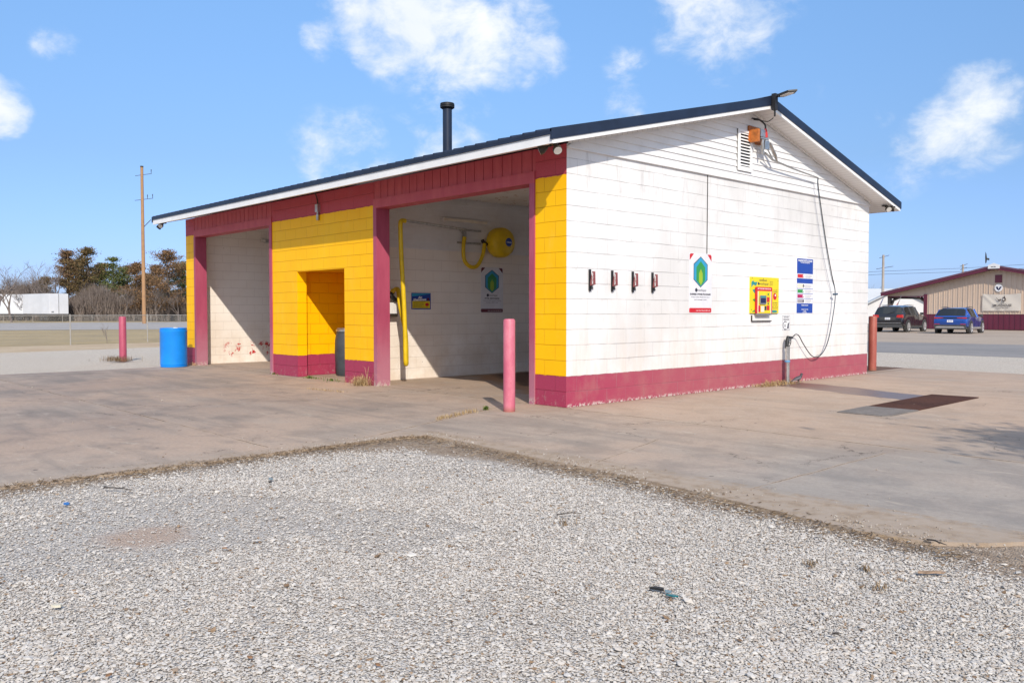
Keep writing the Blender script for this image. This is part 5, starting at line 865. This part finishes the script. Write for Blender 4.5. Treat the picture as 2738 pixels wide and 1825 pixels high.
mb = MB(); mb.add([(-3.2, -.5, RT(-3.2)), (5.17, -.5, RT(5.17)), (13.55, -.5, RT(13.55)), (-3.2, SD, RT(-3.2)), (5.17, SD, RT(5.17)), (13.55, SD, RT(13.55))]+[(-3.2, -.5, RT(-3.2)+.1), (5.17, -.5, RT(5.17)+.1), (13.55, -.5, RT(13.55)+.1), (-3.2, SD, RT(-3.2)+.1), (5.17, SD, RT(5.17)+.1), (13.55, SD, RT(13.55)+.1)], [(0,1,4,3),(1,2,5,4),(6,9,10,7),(7,10,11,8),(0,3,9,6),(2,8,11,5),(0,6,7,1),(1,7,8,2),(3,4,10,9),(4,5,11,10)]); rf = spart(mb, 'roof', ['grey_brown'])
for a, b in ((-3.2, 5.17), (5.17, 13.55)):
    mb = MB(); mb.poly([(a, -.50, RT(a)-.04), (b, -.50, RT(b)-.04), (b, -.50, RT(b)+.24), (a, -.50, RT(a)+.24)], (0, -.05, 0)); spart(mb, 'rake_trim', ['mar_m'], rf); mb = MB(); mb.poly([(a, -.55, RT(a)+.14), (b, -.55, RT(b)+.14), (b, -.55, RT(b)+.26), (a, -.55, RT(a)+.26)], (0, -.03, 0)); spart(mb, 'rake_ridge', [flat('grey_maroon', (.15, .06, .09), .4)], rf)
pl = Plate((0, 0, 0), (1, 0, 0), (0, -1, 0))
mb = MB(); pl.poly(mb, [(4.80, 4.22), (5.56, 4.22), (5.56, 4.46), (5.17, 4.60), (4.80, 4.46)], .58, .62); pk = spart(mb, 'ridge_plate', ['white']); g = MB(); pl.text(g, 'MEYER', 5.17, 4.34, .34, .06, .622, 0, .05); spart(g, 'lettering', ['s_ink'], pk)
mb = MB(); pl.rect(mb, 5.02, 3.27, 5.48, 3.80, .001, .05); vt = spart(mb, 'louvre_vent', ['mar_m']); mb = MB()
for k in range(8): pl.rect(mb, 5.06, 3.31+k*.058, 5.44, 3.325+k*.058, .05, .06)
spart(mb, 'slat', [flat('light_maroon', (.28, .07, .10), .4)], vt)
SP = lambda u, v, d=.05: tuple(A_+U_*u+Nn_*d+Vector((0, 0, v)))
ps = Plate(A_, U_, Nn_)
mb = MB(); ps.disc(mb, 5.28, 2.9, .27, .04, .06); dk = mb.build('round_sign', ['s_pure', 's_navy']); tag(dk, 'round white sign with dark V emblem below the shop gable vent', 'sign')
g = MB(); ps.poly(g, [(5.08, 2.98), (5.24, 2.98), (5.25, 2.80), (5.20, 2.76)], .06, .066, 1); ps.poly(g, [(5.27, 2.78), (5.36, 2.98), (5.49, 2.98), (5.38, 2.80), (5.31, 2.74)], .06, .066, 1); ps.poly(g, [(5.25, 2.86), (5.32, 2.78), (5.28, 2.72), (5.22, 2.78)], .06, .066, 1); g.build('emblem', ['s_pure', 's_navy'], dk)
# banner with soft folds
M['banner'] = flat('cream_banner', (.66, .60, .52), .7, var=.03, scale=.6); e = MB(); nu, nv = 40, 16; vs = []
for j in range(nv+1):
    for i in range(nu+1):
        a, b = i/nu, j/nv; sag = .07*math.sin(math.pi*a)*b*b; d = .07+.012*math.sin(a*9+b*5)+.03*math.exp(-((a-.0-(1-b)*.5)/.06)**2)*(a < .6); vs.append(SP(4.21+a*2.56, 1.30+b*1.20-sag, d))
e.add(vs, [(j*(nu+1)+i, j*(nu+1)+i+1, (j+1)*(nu+1)+i+1, (j+1)*(nu+1)+i) for j in range(nv) for i in range(nu)]); bn = tag(e.build('banner', ['banner'], smooth=True), 'cream cloth banner reading THE SMOKEHOUSE LIQUOR CO on the tan wall', 'banner')
g = MB(); ps.text(g, 'THE', 5.56, 1.87, .24, .085, .13, 0, .02); ps.text(g, 'SMOKEHOUSE', 5.55, 1.69, 1.26, .17, .13, 0, .01); ps.text(g, 'LIQUOR CO', 5.55, 1.49, .78, .07, .13, 0, .02); g.build('lettering', ['s_ink'], bn)
g = MB(); ps.poly(g, [(5.17, 2.20), (5.27, 2.10), (5.28, 2.04), (5.36, 1.99), (5.46, 2.01), (5.48, 2.12), (5.42, 2.12), (5.40, 2.08), (5.33, 2.08), (5.25, 2.14), (5.19, 2.22)], .12, .13, 0); ps.poly(g, [(5.58, 1.99), (5.78, 1.99), (5.79, 2.16), (5.73, 2.24), (5.72, 2.34), (5.66, 2.34), (5.66, 2.24), (5.58, 2.17)], .12, .13, 0); ps.rect(g, 5.61, 2.04, 5.71, 2.15, .13, .135, 1); g.build('bottle_emblem', ['s_brown', 's_tan'], bn)
# flags
def flag(loc, label, us=True, ang=0.):
    e = empty('flag', loc, label, 'flag', rz=math.atan2(U_.y, U_.x)); mb = MB(); mb.tube([(0, 0, -.5), (.55, -.1, .75)], .018, 6); mb.build('flagpole', ['galv'], e); mb = MB(); n = 9
    for i in range(n):
        f = i/n; g_ = (i+1)/n; a0 = Vector((.55-.42*f, -.1, .70-.95*f)); a1 = Vector((.55-.42*g_, -.1, .70-.95*g_)); w0 = Vector((-.38, 0, -.62)); mi = i % 2
        pts = []
        if us and i < 4: mid = .5; mb.add([a0, a1, a1+w0*mid, a0+w0*mid], [(0,1,2,3)], 2); mb.add([a0+w0*mid, a1+w0*mid, a1+w0+Vector((.03, 0, 0)), a0+w0], [(0,1,2,3)], mi)
        else: mb.add([a0, a1, a1+w0*.6+Vector((0, .05, .0)), a0+w0*.6+Vector((0, .05, 0))], [(0,1,2,3)], mi); mb.add([a0+w0*.6+Vector((0, .05, 0)), a1+w0*.6+Vector((0, .05, .0)), a1+w0*.95, a0+w0*.95], [(0,1,2,3)], mi)
    mb.build('cloth', ['s_pure', 's_red', 's_blue'], e); return e
flag(SP(-3.35, 1.75, .6), 'American flag hanging on a slanted pole at the porch corner'); flag(SP(-2.2, 1.75, .2), 'red and white flag hanging inside the porch opening', False)
# cars
M['blue_car'] = flat('metallic_blue', (.010, .075, .36), .28, .5, var=.03, coat=1); M['black_car'] = flat('dark_charcoal_paint', (.018, .018, .024), .25, .4, var=.05, coat=1)
M['cglass'] = flat('car_glass', (.02, .022, .022), .06, 0, var=.0, spec=.9); M['tyre'] = flat('tyre', (.022, .021, .020), .85); M['rim'] = flat('alloy', (.60, .60, .60), .3, .6); M['tail'] = flat('tail_lamp', (.55, .012, .012), .2, coat=1); M['clad'] = flat('grey_cladding', (.055, .055, .055), .6); M['chrome'] = flat('chrome', (.75, .75, .75), .12, 1.); M['skid'] = flat('silver_skid', (.38, .36, .34), .4, .4)
def car(name, loc, rz, L_, w, h, paint, label, style):
    e = empty(name, loc, label, 'car', 'cars parked at the shop', rz); k = h/1.56; W_ = w/1.85; s_ = L_/4.45
    sec = [(0., .80, .42, .80, .66, .88), (.05, .885, .36, .96, .74, 1.01), (.11, .905, .33, 1.0, .76, 1.06), (.55 if style == 'blue' else .38, .92, .30, 1.03, .67, 1.49), (.95, .925, .28, 1.01, .675, 1.545), (1.75, .925, .28, .985, .675, 1.56), (2.45, .925, .28, .965, .66, 1.53), (3.15, .925, .28, .96, .72, 1.06), (3.4, .92, .28, .95, .75, 1.0), (4.0, .90, .30, .88, .72, .92), (4.33, .84, .34, .74, .62, .80), (4.45, .70, .40, .62, .52, .66)]
    rings = []
    for y, a, zb, zbt, wr, zt_ in sec:
        a *= W_; wr *= W_; zt_ = zt_*k; zbt *= k; y *= s_
        hp_ = [(a*.80, zb), (a*.985, zb+.10), (a, (zb+zbt)/2), (a*.985, zbt), (wr+.02, zt_-.07*(zt_-zbt > .2)), (wr*.86, zt_-.005), (0, zt_+.015*k)]
        rings.append([(-x_, y, z_) for x_, z_ in hp_]+[(x_, y, z_) for x_, z_ in hp_[-2::-1]])
    nP = len(rings[0]); body, gs, gr, gf = MB(), MB(), MB(), MB(); allv = [v for r_ in rings for v in r_]
    for t in (body, gs, gr, gf): t.v = [tuple(v) for v in allv]
    for i in range(len(rings)-1):
        for j in range(nP-1):
            f = (i*nP+j, i*nP+j+1, (i+1)*nP+j+1, (i+1)*nP+j); tgt = body
            if j in (3, 8) and 3 <= i <= 5: tgt = gs
            if i == 2 and j in (4, 5, 6, 7): tgt = gr
            if i == 6 and j in (4, 5, 6, 7): tgt = gf
            tgt.f.append(f[::-1]); tgt.mi.append(0)
    body.f.append(tuple(range(nP))); body.mi.append(0); body.f.append(tuple((len(rings)-1)*nP+q for q in range(nP))[::-1]); body.mi.append(0)
    body.f.append(tuple([q*nP for q in range(len(rings))]+[q*nP+nP-1 for q in range(len(rings)-1, -1, -1)])); body.mi.append(0)
    bo = body.build('body', [paint], e, True); gs.build('side_window', ['cglass'], e, True); gr.build('rear_window', ['cglass'], e, True); gf.build('windshield', ['cglass'], e, True)
    for sx in (-1, 1):
        for i, ff in ((3, 0), (4, .5), (5, .45), (6, 0)):
            def pt(i_, j_): return Vector(rings[i_][j_])
            j0, j1 = (3, 4) if sx < 0 else (9, 8); a0, a1 = pt(i, j0), pt(i, j1)
            if ff: a0 = a0.lerp(pt(i+1, j0), ff); a1 = a1.lerp(pt(i+1, j1), ff)
            mb = MB(); mb.tube([a0+Vector((sx*.008, 0, 0)), a1+Vector((sx*.008, 0, 0))], .05 if ff == 0 else .028, 5); mb.build('pillar', [paint] if ff == 0 else ['clad'], bo)
        mb = MB(); mb.tube([(sx*.66*W_, .75*s_, 1.56*k), (sx*.67*W_, 1.6*s_, 1.60*k), (sx*.65*W_, 2.4*s_, 1.56*k)], .02, 6); mb.build('roof_rail', ['clad' if style == 'blue' else 'chrome'], e)
        mb = MB(); mb.box((min(sx*.93*W_, sx*1.10*W_), 2.72*s_, 1.0*k), (max(sx*.93*W_, sx*1.10*W_), 2.86*s_, 1.15*k)); mb.build('mirror', ['clad'], e)
        mb = MB(); mb.box((min(sx*.90*W_, sx*.935*W_), .75*s_, .26), (max(sx*.90*W_, sx*.935*W_), 3.6*s_, .38)); mb.build('rocker_panel', ['skid' if style == 'blue' else 'clad'], e)
        for hy in (1.35, 2.3): mb = MB(); mb.box((min(sx*.925*W_, sx*.945*W_), hy*s_, .84*k), (max(sx*.925*W_, sx*.945*W_), (hy+.2)*s_, .87*k)); mb.build('door_handle', [paint], e)
        for dy in (1.62, 2.55):
            mb = MB(); mb.box((min(sx*.92*W_, sx*.9285*W_), dy*s_, .42), (max(sx*.92*W_, sx*.9285*W_), (dy+.012)*s_, .95*k)); mb.build('door_seam', ['black'], bo)
        for wy in (.84, 3.52):
            R_ = Matrix.Translation((sx*.80*W_, wy*s_, .35)) @ Matrix.Rotation(math.pi/2*sx, 4, 'Y'); mb = MB(); mb.lathe([(.44, .0), (.44, .132*W_)], 24, 0, R_); mb.build('wheel_arch', ['clad'], bo, True)
            mb = MB(); mb.lathe([(.30, -.10), (.35, -.08), (.355, .10), (.345, .145), (.27, .155), (.26, .135)], 28, 0, R_); wl = mb.build('wheel', ['tyre'], e, True); mb = MB(); mb.lathe([(.265, .12), (.27, .160), (.245, .160), (.235, .14)], 28, 0, R_)
            for q in range(5):
                a = q*2*math.pi/5; ps_ = [R_ @ Vector((math.cos(a+da)*rr, math.sin(a+da)*rr, .152)) for rr, da in ((.03, -.5), (.25, -.17), (.25, .17), (.03, .5))]; mb.poly(ps_, R_.to_3x3() @ Vector((0, 0, .012)))
            mb.build('rim', ['rim'], wl)
    B = Plate((0, 0, 0), (1, 0, 0), (0, -1, 0))
    if style == 'blue':
        for sx in (-1, 1):
            mb = MB(); B.poly(mb, [(sx*.38*W_, .93*k), (sx*.87*W_, .90*k), (sx*.87*W_, .97*k), (sx*.36*W_, .96*k)][::sx], -.09, .012); mb.build('tail_light', ['tail'], e); mb = MB(); mb.tube([(sx*.90*W_, .02, .93*k), (sx*.905*W_, .25, .95*k)], .03, 6); mb.build('side_lamp', ['cglass'], e)
            mb = MB(); B.rect(mb, min(sx*.55, sx*.84), .55, max(sx*.55, sx*.84), .575, -.02, .035); mb.build('reflector', ['tail'], e)
        mb = MB(); B.rect(mb, -.84*W_, .27, .84*W_, .52, -.3, .045); mb.build('bumper', ['clad'], e); mb = MB(); B.poly(mb, [(-.80, .34), (.80, .34), (.70, .43), (-.70, .43)], .045, .06); mb.build('skid_plate', ['skid'], e); B.rect((mb := MB()), -.86*W_, .90*k, .86*W_, .975*k, -.08, .008); mb.build('light_bar', ['black'], e)
        nz = .75*k
    else:
        for sx in (-1, 1): mb = MB(); B.poly(mb, [(sx*.52*W_, .86*k), (sx*.90*W_, .84*k), (sx*.89*W_, 1.02*k), (sx*.56*W_, 1.0*k)][::sx], -.12, .01); mb.build('tail_light', ['tail'], e)
        mb = MB(); B.rect(mb, -.84*W_, .30, .84*W_, .50, -.3, .04); mb.build('bumper', ['clad'], e); mb = MB(); B.rect(mb, -.80*W_, .56, .80*W_, .585, -.02, .055); mb.build('chrome_strip', ['chrome'], e); nz = .79*k; mb = MB(); B.rect(mb, -.48, nz-.09, .48, nz+.07, -.03, .012); mb.build('plate_recess', ['clad'], e)
        mb = MB(); mb.tube([(-.1, .10, 1.05*k), (.35, .17, 1.18*k)], .012, 5); mb.build('rear_wiper', ['black'], e)
    mb = MB(); B.rect(mb, -.16, nz-.065, .16, nz+.065, .012, .025); mb.build('license_plate', ['s_pure'], e); g = MB(); B.text(g, '482 KRT', 0, nz, .24, .06, .0265, 0, .02); mb = g.build('plate_lettering', ['s_blue'], e)
    return e
car('parked_car', (-10.87, 44.1, -.034), math.radians(5), 4.25, 1.85, 1.53, 'blue_car', 'bright blue hatchback crossover parked with its rear to the street', 'blue')
car('parked_car', (-14.95, 45.2, -.034), math.radians(3), 4.9, 1.88, 1.68, 'black_car', 'charcoal black SUV parked left of the blue car by the porch', 'black')
# utility poles and wires behind
P1 = at(2280+250/3.135, 832, 92); P2 = at(2280+917/3.135, 832, 98)
M['greyw'] = flat('grey_pole_wood', (.36, .32, .28), .9, var=.15, scale=1)
upole(P1, 7.45, .16, .12, ((7.1, .55, ()), (5.9, .95, ())), 'grey utility pole behind the black SUV', 'greyw', YAW); upole(P2, 6.75, .14, .11, ((6.5, .45, ()), (6.1, .4, ())), 'short looking utility pole behind the shop roof slope', 'greyw', YAW)
for (va, vb, lb) in ((337, 285, 'upper power line crossing the sky right of the car wash'), (362, 318, 'lower power line crossing the sky right of the car wash')):
    a = at(2280-500/3.135, 620+(va+34)/3.136, 90); b = at(2280+250/3.135, 620+(va-8)/3.136, 92.3); c = at(2280+1500/3.135, 620+(vb-16)/3.136, 100); mb = MB(); mb.tube([tuple(p) for p in (a, b)], .022, 4); mb.tube([tuple(p) for p in (b, b+(c-b)*.5-np.array([0, 0, .10]), c)], .022, 4); tag(mb.build('power_line', ['black']), lb, 'power line', 'power lines behind the shop')
q = at(2280+1103/3.135, 832, 95); e = empty('wind_vane', (q[0], q[1], 0), 'small dark vane on a thin mast above the shop roof', 'wind vane'); mb = MB(); mb.tube([(0, 0, 0), (0, 0, 6.7)], .012, 5); mb.build('mast', ['galv'], e)
mb = MB(); mb.poly([(0, 0, 6.7), (.10, .05, 6.75), (.14, .07, 7.1), (.34, .18, 7.0), (.36, .19, 7.25), (.14, .07, 7.3), (.08, .04, 7.75), (0, 0, 8.0), (-.03, 0, 7.4)], (.02, -.04, 0)); mb.build('vane', ['black'], e)
# low grey buildings and trees far right
M['greyb'] = flat('pale_grey_roof', (.50, .52, .53), .6, var=.05, scale=.3); M['whiteb'] = flat('white_siding_far', (.66, .66, .66), .6, var=.05, scale=.4)
e = empty('long_shed', at(2320, 832, 100)*np.array([1, 1, 0]), 'long low grey roofed building behind the black SUV', 'building', rz=YAW); mb = MB(); mb.box((-14, 0, 0), (9, 9, 1.6)); mb.build('wall', ['whiteb'], e); mb = MB(); mb.poly([(-14.3, -.4, 1.55), (-14.3, 4.5, 4.1), (-14.3, 9.4, 1.55)], (23.6, 0, 0)); mb.build('roof', ['greyb'], e); mb = MB(); mb.box((-14.3, -.5, 1.4), (9.3, -.4, 1.6)); mb.build('gutter', ['grey_brown'], e)
e = empty('gable_house', at(2404, 832, 86)*np.array([1, 1, 0]), 'white gabled house seen through the shop porch', 'house', rz=YAW-.35); mb = MB(); mb.box((-3.2, 0, 0), (3.2, 8, 1.9)); mb.poly([(-3.2, 0, 1.9), (3.2, 0, 1.9), (0, 0, 3.6)], (0, 8, 0)); mb.build('wall', ['whiteb'], e)
for sx in (-1, 1): mb = MB(); mb.poly([(sx*3.6, -.4, 1.72), (0, -.4, 3.63), (0, -.4, 3.75), (sx*3.6, -.4, 1.84)], (0, 8.8, 0)); mb.build('roof', ['greyb'], e)
mb = MB(); mb.box((-.5, -.03, .6), (.5, 0, 1.5)); mb.build('window', ['black'], e)
for u, dp, h, sd, lb in ((2325, 125, 6.2, 61, 'bare tree behind the low grey building, leftmost one'), (2345, 140, 7.4, 62, 'bare tree rising just left of the grey pole'), (2402, 120, 5.8, 63, 'bare tree seen through the left of the porch'), (2450, 115, 5.6, 64, 'bare tree seen through the middle of the porch'), (2372, 130, 6.4, 65, 'bare tree above the porch corner')):
    bare(at(u, 832, dp), h, 1., lb, sd, 'bark_g', 5, 'bare trees behind the shop')
